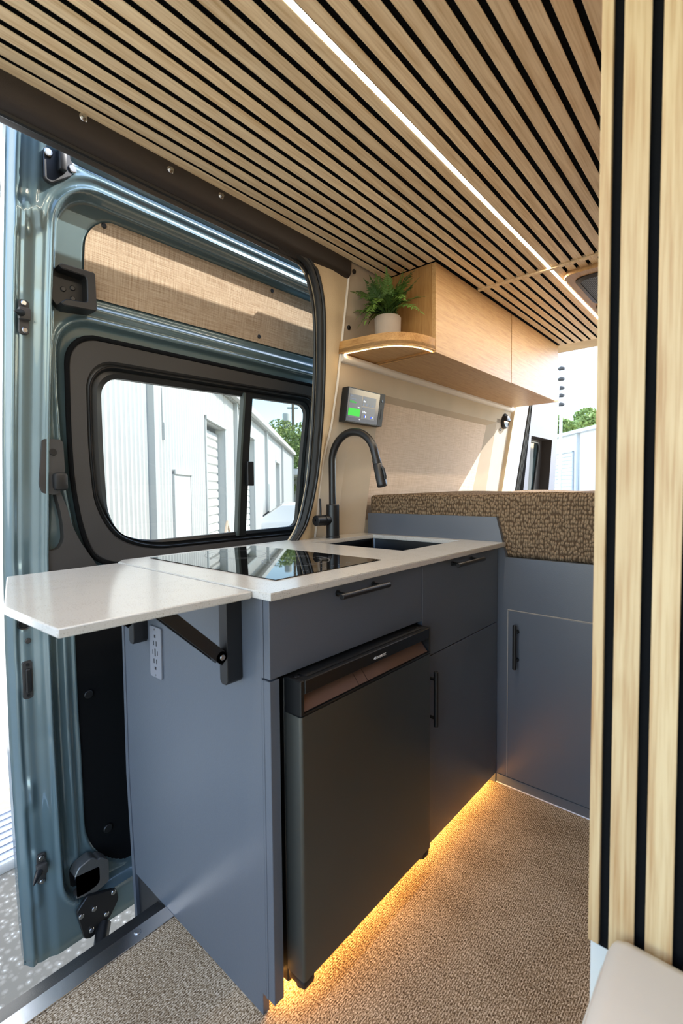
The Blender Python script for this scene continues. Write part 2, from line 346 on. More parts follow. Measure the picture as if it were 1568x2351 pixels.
    def lathe_axis(s, p0, p1, prof, seg=24):
        d = (Vector(p1) - Vector(p0)).normalized(); u = d.cross(Vector((0, 0, 1)))
        if u.length < .1: u = d.cross(Vector((0, 1, 0)))
        u.normalize(); v = d.cross(u); vs = []; fs = []; n = len(prof)
        for (t, r) in prof:
            for k in range(seg):
                a = 2 * math.pi * k / seg; vs.append(Vector(p0) + d * t + (u * math.cos(a) + v * math.sin(a)) * r)
        for i in range(n - 1):
            for k in range(seg): fs.append((i * seg + k, i * seg + (k + 1) % seg, (i + 1) * seg + (k + 1) % seg, (i + 1) * seg + k))
        fs += [tuple(range(seg - 1, -1, -1)), tuple((n - 1) * seg + k for k in range(seg))]
        return s.add(vs, fs)
    def ring(s, outer, inner, f_out, f_in, back=None):
        """strip between two matched loops; f maps 2D point to 3D"""
        n = len(outer); vs = [f_out(p) for p in outer] + [f_in(p) for p in inner]
        return s.add(vs, [(i, (i + 1) % n, n + (i + 1) % n, n + i) for i in range(n)])
    def build(s, name, mat, parent=None, smooth=True, angle=35, label=None, cat=None, group=None, kind=None, flip=False, recalc=True):
        me = bpy.data.meshes.new(name); o = bpy.data.objects.new(name, me); C.objects.link(o)
        off = Vector((0, 0, 0))
        if parent is not None: o.parent = parent; off = origin(parent)
        me.from_pydata([tuple(Vector(v) - off) for v in s.v], [], s.f)
        if recalc:
            bm = bmesh.new(); bm.from_mesh(me); bmesh.ops.recalc_face_normals(bm, faces=bm.faces[:]); bm.to_mesh(me); bm.free()
        mats = mat if isinstance(mat, list) else [mat]
        for m in mats: me.materials.append(m)
        if len(mats) > 1: me.polygons.foreach_set('material_index', s.mi)
        if smooth:
            me.polygons.foreach_set('use_smooth', [True] * len(me.polygons)); me.set_sharp_from_angle(angle=math.radians(angle))
        me.update(); return props(o, label, cat, group, kind)
def B(name, mat, parent, x0, x1, y0, y1, z0, z1, bev=0, **kw):
    return MB().box(x0, x1, y0, y1, z0, z1, bev).build(name, mat, parent, **kw)
def text(name, s, size, mat, parent, origin_w, xdir, ydir, ext=.0002, align='LEFT', tilt=0):
    cu = bpy.data.curves.new(name, 'FONT'); cu.body = s; cu.size = size; cu.extrude = ext; cu.align_x = align; cu.resolution_u = 2; cu.shear = tilt
    tmp = bpy.data.objects.new(name, cu); C.objects.link(tmp)
    dg = bpy.context.evaluated_depsgraph_get(); me = bpy.data.meshes.new_from_object(tmp.evaluated_get(dg)); bpy.data.objects.remove(tmp)
    X = Vector(xdir).normalized(); Z = X.cross(Vector(ydir)).normalized(); Y = Z.cross(X)
    off = origin(parent)
    for v in me.vertices: v.co = Vector(origin_w) - off + X * v.co.x + Y * v.co.y + Z * v.co.z
    me.materials.clear(); me.materials.append(mat)
    o = bpy.data.objects.new(name, me); C.objects.link(o); o.parent = parent; return o
def smoothpoly(pts, n=8, closed=True):
    """Catmull-Rom through points"""
    P = [np.array(p, float) for p in pts]; N = len(P); outp = []
    rng = range(N) if closed else range(N - 1)
    for i in rng:
        p0 = P[(i - 1) % N] if closed or i > 0 else P[i]; p1 = P[i]; p2 = P[(i + 1) % N]; p3 = P[(i + 2) % N] if closed or i + 2 < N else P[(i + 1) % N]
        for k in range(n):
            t = k / n
            outp.append(.5 * ((2 * p1) + (-p0 + p2) * t + (2 * p0 - 5 * p1 + 4 * p2 - p3) * t * t + (-p0 + 3 * p1 - 3 * p2 + p3) * t ** 3))
    if not closed: outp.append(P[-1])
    return [tuple(p) for p in outp]
def roundpoly(pts, rs, n=8):
    """polygon with rounded corners (quadratic blend)"""
    N = len(pts); o = []
    if not hasattr(rs, '__len__'): rs = [rs] * N
    for i in range(N):
        p = np.array(pts[i], float); a = np.array(pts[i - 1], float); b = np.array(pts[(i + 1) % N], float); r = rs[i]
        da = (a - p); la = np.linalg.norm(da); db = (b - p); lb = np.linalg.norm(db)
        if r <= 0: o.append(tuple(p)); continue
        ra = min(r, la * .49); rb = min(r, lb * .49); A = p + da / la * ra; Bp = p + db / lb * rb
        for k in range(n + 1):
            t = k / n; c = .55
            q = (1 - t) ** 3 * A + 3 * (1 - t) ** 2 * t * (A + (p - A) * c) + 3 * (1 - t) * t * t * (Bp + (p - Bp) * c) + t ** 3 * Bp
            o.append(tuple(q))
    return o
def resample(poly, ctr, n=160):
    """star-shaped resample by angle"""
    P = np.array(poly); o = []
    A = P; Bp = np.roll(P, -1, 0)
    for k in range(n):
        a = 2 * math.pi * k / n; d = np.array([math.cos(a), math.sin(a)]); best = 0
        e = Bp - A; den = d[0] * e[:, 1] - d[1] * e[:, 0]
        with np.errstate(divide='ignore', invalid='ignore'):
            t = ((A[:, 0] - ctr[0]) * e[:, 1] - (A[:, 1] - ctr[1]) * e[:, 0]) / den
            u = ((A[:, 0] - ctr[0]) * d[1] - (A[:, 1] - ctr[1]) * d[0]) / den
        ok = (t > 0) & (u >= -1e-9) & (u <= 1 + 1e-9)
        best = t[ok].max() if ok.any() else 0
        o.append((ctr[0] + d[0] * best, ctr[1] + d[1] * best))
    return o

WA, WB = -1.41 - .16 * .95, .16
def wx(z): return WA + WB * z                     # inner face of the van side wall
def bulge(z, y):
    b = float(np.interp(z, [0, .9, 1.0, 1.15, 1.28, 1.42, 1.56], [-.036, -.036, -.036, -.042, -.034, -.008, 0]))
    return b * float(np.interp(y, [1.2, 1.40, 1.62, 1.766], [0, 1, 1, 0]))
PZ = [-.35, 0, .4, .7, .95, 1.3, 1.7, 2.0, 2.3]; PX = [-1.56, -1.60, -1.63, -1.635, -1.62, -1.575, -1.51, -1.45, -1.37]
def dx(z): return float(np.interp(z, PZ, PX))     # sliding door inner face

# ================================================================== SETTING
CEIL = 2.035
# ---- floor
fl = MB(); fl.box(-1.165, .40, -.55, 3.45, -.03, 0); fl.build('floor', M['carpet'], None, smooth=False, kind='structure', label='beige and brown flecked woven floor covering')
sub = MB(); sub.box(-1.17, .42, -.55, 3.45, -.17, -.031); sub.box(-1.40, -1.17, .66, 1.05, -.17, -.005); sub.box(-1.47, -1.17, 1.05, 3.45, -.17, -.005); sub.build('trim_1', M['sill_black'], None, smooth=False, kind='structure', label='dark underfloor edge')
# ---- ground outside
g = MB(); g.box(-45, 40, -30, 70, -.85, -.65); g.build('ground', M['asphalt'], None, smooth=False, kind='structure', label='sunlit grey asphalt with pale stones')
# ---- left wall
wl = struct('wall_left', 'beige suede-covered van side wall above the counter')
def wallstrip(y0, y1, z0, z1, off0=0, off1=None, n=6):
    off1 = off0 if off1 is None else off1; m = MB(); vs = []; fs = []
    for i in range(n + 1):
        z = z0 + (z1 - z0) * i / n; vs += [(wx(z) + off0, y0, z), (wx(z) + off1, y1, z)]
    for i in range(n): fs.append((2 * i, 2 * i + 1, 2 * i + 3, 2 * i + 2))
    return vs, fs
m = MB()
for ya, yb_ in ((1.47, 1.62), (1.62, 1.766)):
    zz = np.linspace(0, 1.6, 25); m.add([q for z in zz for q in ((wx(z) + bulge(z, ya), ya, z), (wx(z) + bulge(z, yb_), yb_, z))], [(2 * i, 2 * i + 1, 2 * i + 3, 2 * i + 2) for i in range(24)])
for a in [(3.03, 3.235, .0, 1.60), (1.47, 3.235, 1.575, 2.06)]: m.add(*wallstrip(*a))
m.add(*wallstrip(1.766, 3.03, 0, 1.0))
m.build('suede_lining', M['suede'], wl, recalc=False)
m = MB(); m.add(*wallstrip(1.766, 2.95, .9, 1.56, -.028)); m.build('woven_panel', M['wall_weave'], wl, recalc=False)
m = MB()
m.add([(wx(1.575), 1.74, 1.575), (wx(1.575), 3.03, 1.575), (wx(1.55) - .028, 2.95, 1.55), (wx(1.55) - .028, 1.766, 1.55)], [(0, 1, 2, 3)])
m.add([(wx(.9), 3.03, .9), (wx(1.575), 3.03, 1.575), (wx(1.55) - .028, 2.95, 1.55), (wx(.9) - .028, 2.86, .9)], [(0, 1, 2, 3)])
m.add([(wx(.9), 1.766, .9), (wx(1.575), 1.766, 1.575), (wx(1.575) - .028, 1.766, 1.575), (wx(.9) - .028, 1.766, .9)], [(0, 1, 2, 3)])
m.build('recess_edge', M['suede'], wl)
# front stretch of the wall ahead of the sliding door opening, and outer skin
m = MB(); m.prism([(wx(0) - .08, 0), (wx(0), 0), (wx(2.1), 2.1), (wx(2.1) - .08, 2.1)], 1, -.55, -.05); m.build('front_post', M['tan_felt'], wl)
m = MB(); m.prism([(wx(0) - .14, -.2), (wx(0) - .09, -.2), (wx(2.1) - .05, 2.1), (wx(2.1) - .10, 2.1)], 1, 1.45, 3.50); m.build('outer_skin', M['paint'], wl)
# post between door seal and wall
GK = [(.20, 1.988), (.90, 1.988), (1.117, 1.985), (1.219, 1.98), (1.285, 1.945), (1.338, 1.845), (1.368, 1.694), (1.390, 1.50), (1.398, 1.364), (1.400, 1.189), (1.376, 1.029), (1.337, .951), (1.25, .86), (1.12, .82)]
gks = smoothpoly(GK, 8, closed=False)
m = MB(); vs = []; fs = []
sel = [p for p in gks if p[0] > 1.1]
for (y, z) in sel:
    vs += [(wx(z) - .055, y + .004, z), (wx(z) - .004, y + .004, z), (wx(z) + .008 + bulge(z, 1.47) * .4, (y + 1.47) / 2, z + (0 if z < 1.9 else .02)), (wx(z) - .002 + bulge(z, 1.47), 1.472, z)]
for i in range(len(sel) - 1):
    for k in range(3): fs.append((4 * i + k, 4 * i + k + 1, 4 * i + 5 + k, 4 * i + 4 + k))
m.add(vs, fs)
m.add([(wx(.0) - .004, 1.12, 0), (wx(0), 1.472, 0), (wx(.9), 1.472, .9), (wx(.83) - .004, 1.12, .83)], [(0, 1, 2, 3)])
m.add([(wx(2.06), 1.05, 2.06), (wx(2.06), 1.472, 2.06), (wx(1.96), 1.472, 1.96), (wx(1.985), 1.20, 1.985), (wx(1.985), 1.05, 1.985)], [(0, 1, 2, 3, 4)])
m.build('felt_post', M['tan_felt'], wl, recalc=False)
# seam strip and button fasteners
m = MB(); m.tube([(wx(z) + .002 + bulge(z, 1.47), 1.472, z) for z in np.linspace(.94, 2.04, 24)], .005, 8); m.build('seam_strip', M['white_trim'], wl)
for (y, z) in [(1.505, 1.80), (1.50, 2.01), (3.10, 1.535)]:
    m = MB(); m.cyl((wx(z) - .003, y, z), (wx(z) + .006, y, z), .009, 12, bev=.002); m.build('fastener', M['black_plastic'], wl)
# door seal (gasket)
m = MB(); path = [(wx(z) - .012, y, z) for (y, z) in gks]
m.tube(path, .0135, 10); m.tube([(x + .012, y + .012 * (1 if z < 1.95 else 0), z + .008) for (x, y, z) in path], .007, 8)
m.tube([(x - .018, y - .012 * (1 if z < 1.95 else 0), z - .012) for (x, y, z) in path], .006, 8)
m.build('trim_2', M['rubber'], None, kind='structure', label='black rubber seal around the sliding door opening')
# rear pillar
m = MB()
m.add([(wx(.9), 3.235, .9), (wx(2.1), 3.235, 2.1), (wx(2.1) + .02, 3.25, 2.1), (wx(.9) + .02, 3.25, .9)], [(0, 1, 2, 3)])
m.add([(wx(.9) + .02, 3.25, .9), (wx(2.1) + .02, 3.25, 2.1), (wx(2.1) + .0, 3.46, 2.1), (wx(.9) + .0, 3.46, .9)], [(0, 1, 2, 3)])
m.add([(wx(.9), 3.46, .9), (wx(2.1), 3.46, 2.1), (wx(2.1) - .1, 3.47, 2.1), (wx(.9) - .1, 3.47, .9)], [(0, 1, 2, 3)])
m.build('felt_pillar', M['tan_felt'], wl, recalc=False)
m = MB(); m.prism([(wx(0) - .09, 0), (wx(0) - .012, 0), (wx(2.1) - .012, 2.1), (wx(2.1) - .09, 2.1)], 1, 3.47, 3.56); m.build('painted_jamb', M['white_paint'], wl)
m = MB()
for o_, r_ in ((.0, .012), (.03, .009), (.055, .008)): m.tube([(wx(z) - .012, 3.575 + o_, z) for z in np.linspace(.2, 2.05, 10)], r_, 8)
m.build('trim_3', M['rubber'], None, kind='structure', label='black rubber seal at the rear door edge')
# right wall
wr = MB(); wr.box(.40, .46, -.55, 3.45, -.2, 2.12); wr.build('wall_right', M['suede'], None, smooth=False, kind='structure', label='driver-side wall lining')
# ---- ceiling with slats
ce = struct('ceiling', 'slatted oak ceiling with black felt grooves')
B('backing_board', M['felt'], ce, -1.235, .40, -.55, 3.21, CEIL + .0085, CEIL + .03)
B('roof_skin', M['white_paint'], ce, -1.30, .46, -.55, 3.46, CEIL + .07, CEIL + .09)
PITCH = .0437; X0 = -.669; SW = PITCH - .0125
LY = -.55
slat_mesh = {}
def face_slots(me, ax, sg):
    for p in me.polygons: p.material_index = 0 if p.normal[ax] * sg > .5 else 1
def slat(y0, y1, xc, wdt):
    key = (round(y1 - y0, 3), round(wdt, 3))
    if key not in slat_mesh:
        mb = MB().box(-wdt / 2, wdt / 2, 0, y1 - y0, 0, .0085, .0009)
        me = bpy.data.meshes.new('slat'); me.from_pydata(mb.v, [], mb.f); me.materials.append(M['oak_ceiling']); me.materials.append(M['felt']); me.update(); face_slots(me, 2, -1); slat_mesh[key] = me
    o = bpy.data.objects.new('slat', slat_mesh[key]); C.objects.link(o); o.parent = ce; o.location = (xc, y0, CEIL)
for k in range(-13, 25):
    xc = X0 + (k + .5) * PITCH
    if xc > .40: break
    if k == -13: slat(LY, 1.685, xc + .004, SW)
    elif xc < -.99: slat(LY, 1.685, xc, SW)
    else: slat(LY, 2.050, xc, SW)
    if xc > -.98:
        if k in (1, 2, 3, 4, 5, 6, 7, 8): slat(2.070, 2.135, xc, SW)
        elif k != 0: slat(2.070, 3.20, xc, SW)
    if k == 0: slat(2.07, 3.20, xc, SW)
B('cross_batten', M['oak_ceiling'], ce, -.978, .40, 2.050, 2.068, CEIL - .006, CEIL + .01, .0015)
# roof header at the rear
m = MB(); m.prism([(3.20, CEIL + .002), (3.42, CEIL + .012), (3.46, CEIL + .06), (3.46, CEIL + .12), (3.20, CEIL + .12)], 0, -1.26, .42); m.build('trim_4', M['tan_felt'], None, kind='structure', label='tan felt header above the rear doors')
# header over the sliding door
hd = struct('trim_5', 'dark brown moulded header above the sliding door')
m = MB(); prof = [(-1.224, CEIL + .008), (-1.227, 1.990), (-1.236, 1.977), (-1.262, 1.968), (-1.29, 1.966), (-1.33, 1.99), (-1.33, 2.05)]
m.prism(prof, 1, -.55, 1.468); m.build('cover', M['header'], hd, angle=60)
m = MB(); m.tube([(-1.262, y, 1.970 + (0 if y < 1.0 else 0)) for y in np.linspace(-.55, 1.12, 12)], .008, 8); m.build('piping', M['rubber'], hd)
m = MB(); m.tube([(-1.288, y, 1.976) for y in np.linspace(-.55, .62, 8)], .006, 8); m.build('painted_lip', M['paint'], hd)
for y, z in [(.4845, 2.030), (.7056, 2.017), (.8675, 2.020)]:
    m = MB(); m.cyl((-1.240, y, z - .004), (-1.221, y, z - .004), .0095, 20, bev=.002); b_ = m.build('bolt', M['steel'], hd)
    m = MB(); m.cyl((-1.222, y, z - .004), (-1.2155, y, z - .004), .0055, 6); m.build('bolt_head', M['steel'], b_)
# ---- aluminium sill strip and black step
m = MB(); m.box(-1.207, -1.163, -.55, .628, -.004, .003, .001); m.build('trim_6', M['alu'], None, kind='structure', label='bare aluminium strip along the floor edge')
m = MB(); m.prism([(-1.207, -.002), (-1.207, -.14), (-1.272, -.14), (-1.277, -.035), (-1.266, -.022)], 1, -.55, .66); m.build('trim_7', M['sill_black'], None, kind='structure', label='black plastic door sill')
for y in (.54,):
    m = MB(); m.cyl((-1.19, y, .002), (-1.19, y, .006), .009, 16, bev=.002); m.build('screw', M['steel'], None, label='steel screw head on the aluminium strip beside the side panel', cat='screw')

# ---- ceiling light strip
led = thing('light_strip', 'long bright linear light set into the slatted ceiling', 'light strip', (X0, 1.0, CEIL))
B('diffuser', M['led'], led, X0 - .0058, X0 + .0058, -.55, 3.2, CEIL - .0005, CEIL + .006)
B('channel', M['steel'], led, X0 + .0062, X0 + .0078, -.55, 3.2, CEIL - .001, CEIL + .008)
for y0, y1 in ((-.55, .45), (.45, 1.8), (1.8, 3.19)):
    ld = bpy.data.lights.new('led_light', 'AREA'); ld.shape = 'RECTANGLE'; ld.size = .012; ld.size_y = y1 - y0; ld.energy = 2.0; ld.color = (1, .86, .70)
    lo = bpy.data.objects.new('led_light', ld); C.objects.link(lo); lo.location = (X0, (y0 + y1) / 2, CEIL - .003); lo.parent = None

# ================================================================== ROOF FAN
fan = thing('roof_fan', 'square black mesh roof fan in a rounded oak surround', 'fan', (-.40, 2.4, CEIL))
pl = roundpoly([(-.648, 2.135), (-.20, 2.135), (-.20, 2.95), (-.648, 2.95)], .05)
m = MB(); m.prism(pl, 2, CEIL - .016, CEIL + .0085, .001); m.build('surround', M['oak_cabinet'], fan)
pl = roundpoly([(-.618, 2.185), (-.24, 2.185), (-.24, 2.56), (-.618, 2.56)], .05)
pin = roundpoly([(-.600, 2.203), (-.258, 2.203), (-.258, 2.542), (-.600, 2.542)], .04)
m = MB(); m.ring(pl, pin, lambda p: (p[0], p[1], CEIL - .020), lambda p: (p[0], p[1], CEIL - .026)); m.ring(pl, pl, lambda p: (p[0], p[1], CEIL - .016), lambda p: (p[0], p[1], CEIL - .020)); m.ring(pin, pin, lambda p: (p[0], p[1], CEIL - .026), lambda p: (p[0], p[1], CEIL - .014)); m.build('bezel', M['black_plastic'], fan)
m = MB()
for i in range(56):
    x = -.598 + i * .0062; m.box(x, x + .0018, 2.205, 2.540, CEIL - .0235, CEIL - .0225)
for i in range(56):
    y = 2.207 + i * .006; m.box(-.598, -.26, y, y + .0018, CEIL - .0225, CEIL - .0215)
m.build('mesh_screen', M['mesh_grey'], fan, smooth=False, kind='stuff')
B('fan_housing', M['black_plastic'], fan, -.6, -.258, 2.203, 2.542, CEIL - .0165, CEIL - .0155)
m = MB(); m.cyl((-.60, 2.60, CEIL - .03), (-.60, 2.60, CEIL - .014), .028, 24, bev=.004); m.build('knob', M['mesh_grey'], fan)

# ================================================================== SLIDING DOOR (door_1)
door = struct('door_1', 'blue-grey painted sliding van door seen from inside, half open', (-1.6, .39, -.25))
Y0D, Y1D, Z0D, Z1D = .39, 1.80, -.255, 2.13
P_C = roundpoly([(.486, -.15), (1.72, -.17), (1.72, 1.995), (.486, 1.995)], [.10, .1, .12, .12], 10)
P_B = roundpoly([(.462, -.20), (1.75, -.22), (1.75, 2.024), (.462, 2.024)], [.12, .1, .15, .15], 10)
P_FL = roundpoly([(.598, .80), (1.66, .80), (1.66, 1.658), (.512, 1.655), (.520, 1.45), (.545, 1.17), (.575, 1.02)], [.12, .1, .08, .10, 0, .05, .05], 10)
P_TR = roundpoly([(.655, .90), (1.64, .90), (1.64, 1.615), (.540, 1.612), (.552, 1.36), (.566, 1.18), (.60, .99)], [.06, .06, .05, .085, .05, .05, .12], 10)
P_FAB = roundpoly([(.584, 1.725), (1.70, 1.735), (1.70, 1.952), (.584, 1.945)], [.006, .02, .05, .085], 10)
P_LOW = roundpoly([(.577, .78), (.580, .30), (.574, -.128), (1.64, -.14), (1.64, .78)], [.03, .02, .20, .1, .03], 10)
def psdf(poly, Y, Z):
    P = np.array(poly); A = P; Bq = np.roll(P, -1, 0); d2 = np.full(Y.shape, 1e9); inside = np.zeros(Y.shape, bool)
    for (a, b) in zip(A, Bq):
        e = b - a; L2 = e @ e
        if L2 < 1e-14: continue
        t = np.clip(((Y - a[0]) * e[0] + (Z - a[1]) * e[1]) / L2, 0, 1)
        dd = (Y - a[0] - t * e[0]) ** 2 + (Z - a[1] - t * e[1]) ** 2; d2 = np.minimum(d2, dd)
        c = (a[1] > Z) != (b[1] > Z)
        with np.errstate(divide='ignore', invalid='ignore'): xi = (b[0] - a[0]) * (Z - a[1]) / (b[1] - a[1] if b[1] != a[1] else 1e-9) + a[0]
        inside ^= c & (Y < xi)
    d = np.sqrt(d2); return np.where(inside, -d, d)
def sst(x, a, b):
    t = np.clip((x - a) / (b - a), 0, 1); return t * t * (3 - 2 * t)
def bead(x, c, wdt, h): return h * np.exp(-((x - c) / wdt) ** 2)
ys = np.concatenate([np.arange(Y0D, .70, .0036), np.arange(.70, Y1D, .008), [Y1D]]); zs = np.concatenate([np.arange(Z0D, 1.60, .009), np.arange(1.60, Z1D, .0045), [Z1D]])
YY, ZZ = np.meshgrid(ys, zs)
H = np.zeros(YY.shape)
edge = (YY - Y0D)
H += -.030 * (1 - sst(edge, .0, .020)) - .006 * np.exp(-((edge - .030) / .006) ** 2)
H += -.010 * (1 - sst(ZZ - Z0D, 0, .03)) - .01 * sst(ZZ, 2.09, 2.12)
step = .022 * sst(YY, .447, .475) * sst(2.10 - ZZ, .02, .05)
H += step * .5
sC = psdf(P_C, YY, ZZ); sB = psdf(P_B, YY, ZZ)
H += bead(sC, -.004, .009, .012) - .030 * sst(-sC, .004, .022)
H += bead(sB, .0, .007, .005) * (ZZ > 1.85) + .006 * np.exp(-((ZZ - 2.064) / .006) ** 2) * sst(YY, .50, .56)
H += -.012 * np.exp(-((ZZ - 2.043) / .009) ** 2) * sst(YY, .50, .56)
sF = psdf(P_FL, YY, ZZ)
H += bead(sF, .004, .008, .010) - .016 * sst(-sF, -.004, .014)
# raised mid rail between upper panel and window
H += .010 * np.exp(-((ZZ - 1.690) / .012) ** 2) * sst(YY, .53, .60)
sFab = psdf(P_FAB, YY, ZZ); H += -.006 * sst(-sFab, -.006, .002)
sLow = psdf(P_LOW, YY, ZZ); H += bead(sLow, .005, .006, .004) - .008 * sst(-sLow, -.004, .004)
# vertical ribs on lower door
H += (bead(YY, .545, .010, .010) - bead(YY, .522, .008, .006)) * sst(.78 - ZZ, 0, .06) * sst(ZZ, -.08, .02)
# pressings along the leading strip
for zc, hh in ((1.835, .012), (1.60, -.004), (.86, .006), (.56, .006), (.21, .010), (.0, .008), (-.08, .008)):
    H += .8 * hh * (sst(ZZ, zc - .02, zc + .01) - sst(ZZ, zc + .05, zc + .09)) * np.exp(-((YY - .425) / .014) ** 2) * sst(ZZ, -.22, -.12)
H += .012 * sst(ZZ, 1.83, 1.90) * np.exp(-((YY - .452) / .012) ** 2)
H += -.004 * sst(np.hypot(YY - .432, ZZ - .756), .017, .013)
XX = np.interp(ZZ, PZ, PX) + H
sTR = psdf(P_TR, YY, ZZ)
nv = XX.size; ny = len(ys); vs = np.stack([XX.ravel(), YY.ravel(), ZZ.ravel()], 1)
fs = []
kill = (sTR < -.012)
for i in range(len(zs) - 1):
    for j in range(ny - 1):
        if kill[i, j] and kill[i + 1, j] and kill[i, j + 1] and kill[i + 1, j + 1]: continue
        a = i * ny + j; fs.append((a, a + 1, a + ny + 1, a + ny))
m = MB(); m.add(vs.tolist(), fs); m.build('inner_skin', M['paint'], door, angle=80, recalc=False)
def D3(off): return lambda p: (dx(p[1]) + off, p[0], p[1])
ctr = (1.10, 1.26)
RT = lambda poly: resample(poly, ctr, 200)
trO, = (RT(P_TR),)
def dprism(m, poly, o0, o1):
    n = len(poly); vs = [(dx(z) + o, y, z) for o in (o0, o1) for (y, z) in poly]
    return m.add(vs, [tuple(range(n)), tuple(range(2 * n - 1, n - 1, -1))] + [(i, (i + 1) % n, n + (i + 1) % n, n + i) for i in range(n)])
P_WF = roundpoly([(.77, .935), (1.60, .935), (1.60, 1.57), (.602, 1.548), (.612, 1.36), (.622, 1.23), (.645, 1.06)], [.13, .06, .06, .085, .1, .1, .1], 12)
P_WF2 = roundpoly([(.785, .950), (1.585, .950), (1.585, 1.552), (.622, 1.532), (.632, 1.36), (.640, 1.23), (.660, 1.07)], [.13, .05, .05, .075, .1, .1, .1], 12)
P_GL = roundpoly([(.765, .966), (1.565, .975), (1.565, 1.532), (.652, 1.510), (.664, 1.34), (.678, 1.16), (.690, 1.05)], [.12, .04, .05, .06, .08, .1, .1], 12)
wf, wf2, gl = RT(P_WF), RT(P_WF2), RT(P_GL)
def lerp_loop(a, b, t): return [(p[0] + (q[0] - p[0]) * t, p[1] + (q[1] - p[1]) * t) for p, q in zip(a, b)]
# black felt edge roll between skin and trim
m = MB(); m.tube([D3(-.012)(p) for p in trO], .0075, 8, closed=True); m.build('felt_edge', M['felt'], door)
m = MB(); t1 = lerp_loop(trO, wf, .12)
m.ring(trO, t1, D3(-.018), D3(-.010)); m.ring(t1, lerp_loop(trO, wf, .92), D3(-.010), D3(-.016)); m.ring(lerp_loop(trO, wf, .92), wf, D3(-.016), D3(-.030)); m.build('window_trim', M['grey_trim'], door, angle=30)
win = bpy.data.objects.new('window_frame', None); C.objects.link(win); win.parent = door; win.location = (0, 0, 0)
bpy.data.objects.remove(win)
m = MB(); a_ = lerp_loop(wf, wf2, .5)
m.ring(wf, a_, D3(-.030), D3(-.024)); m.ring(a_, wf2, D3(-.024), D3(-.040)); b_ = lerp_loop(wf2, gl, .45)
m.ring(wf2, b_, D3(-.040), D3(-.034)); m.ring(b_, gl, D3(-.034), D3(-.040)); m.ring(gl, gl, D3(-.040), D3(-.055))
win = m.build('window_frame', M['rubber'], door, angle=25)
m = MB(); m.tube([D3(-.026)(p) for p in a_], .003, 6, closed=True); m.build('bead', M['black_metal'], win)
# mullions
def mullion(yb, yt, wd, o0, o1):
    m = MB(); z0, z1 = .955, 1.535; vs = []
    for i in range(9):
        t = i / 8; z = z0 + (z1 - z0) * t; y = yb + (yt - yb) * t
        vs += [(dx(z) + o0, y - wd / 2, z), (dx(z) + o0, y + wd / 2, z), (dx(z) + o1, y + wd / 2, z), (dx(z) + o1, y - wd / 2, z)]
    fs = [(0, 1, 2, 3), (32, 33, 34, 35)]
    for i in range(8):
        for k in range(4): fs.append((4 * i + k, 4 * i + (k + 1) % 4, 4 * i + 4 + (k + 1) % 4, 4 * i + 4 + k))
    return m.add(vs, fs)
mullion(1.240, 1.225, .040, -.056, -.030).build('mullion', M['rubber'], win, angle=30)
mullion(1.218, 1.203, .010, -.050, -.026).build('sash_edge', M['sash'], win, angle=30)
m = MB()
m.box(dx(1.23) - .030, dx(1.23) - .012, 1.235, 1.268, 1.165, 1.265, .002); m.build('sash_latch', M['black_plastic'], win)
def pane(poly, off): m = MB(); P = [D3(off)(p) for p in poly]; c = D3(off)(ctr); n = len(P); return m
# glass as grid strips so that it follows the curved door
def glass_strip(y0, y1, off, n=14):
    m = MB(); vs = []; z0, z1 = .955, 1.54
    for i in range(n + 1):
        z = z0 + (z1 - z0) * i / n; vs += [(dx(z) + off, y0, z), (dx(z) + off, y1, z)]
    return m.add(vs, [(2 * i, 2 * i + 1, 2 * i + 3, 2 * i + 2) for i in range(n)])
glass_strip(.60, 1.235, -.052).build('pane', M['glass'], win, recalc=False)
glass_strip(1.225, 1.60, -.058).build('pane', M['glass'], win, recalc=False)
# fabric panel
m = MB(); fabp = resample(P_FAB, (1.14, 1.84), 160); vs = []
def grid_fill(poly, off, ny_=60, nz_=16):
    P = np.array(poly); y0, y1, z0, z1 = P[:, 0].min(), P[:, 0].max(), P[:, 1].min(), P[:, 1].max()
    mb = MB(); vs, fs = [], []
    zl = np.linspace(z0 + 1e-4, z1 - 1e-4, nz_ * 2 + 1)
    for z in zl:
        xs = []
        for a, b in zip(P, np.roll(P, -1, 0)):
            if (a[1] > z) != (b[1] > z): xs.append(a[0] + (b[0] - a[0]) * (z - a[1]) / (b[1] - a[1]))
        xa, xb = min(xs), max(xs)
        for k in range(5): y = xa + (xb - xa) * k / 4; vs.append((dx(z) + off, y, z))
    for i in range(len(zl) - 1):
        for k in range(4): fs.append((5 * i + k, 5 * i + k + 1, 5 * i + 6 + k, 5 * i + 5 + k))
    return mb.add(vs, fs)
grid_fill(P_FAB, -.0165).build('fabric_panel', M['beige_weave'], door, recalc=False)
grid_fill(P_LOW, -.0225).build('lower_panel', M['felt'], door, recalc=False, label='dark lower door panel')
for (y, z, mt) in [(.634, 1.930, 'black_plastic'), (.600, 1.772, 'black_plastic'), (1.28, 1.935, 'black_plastic'), (1.24, 1.755, 'black_plastic'), (.61, .48, 'black_plastic'), (.645, .02, 'black_plastic'), (1.05, .02, 'black_plastic')]:
    m = MB(); x = dx(z) - .018; m.cyl((x - .004, y, z), (x + .005, y, z), .008 if z > 1 else .014, 14, bev=.002); m.build('clip', M[mt], door)
# outer skin of door
dO = resample(roundpoly([(Y0D, Z0D), (Y1D, Z0D), (Y1D, Z1D), (Y0D, Z1D)], .02), ctr, 200)
m = MB(); m.ring(dO, gl, D3(-.062), D3(-.060)); m.ring(dO, dO, D3(-.062), D3(-.032)); m.build('outer_skin', M['paint'], door, angle=60)
# reveal inside window hole
m = MB(); m.ring(gl, gl, D3(-.055), D3(-.061)); m.build('window_rim', M['rubber'], door)
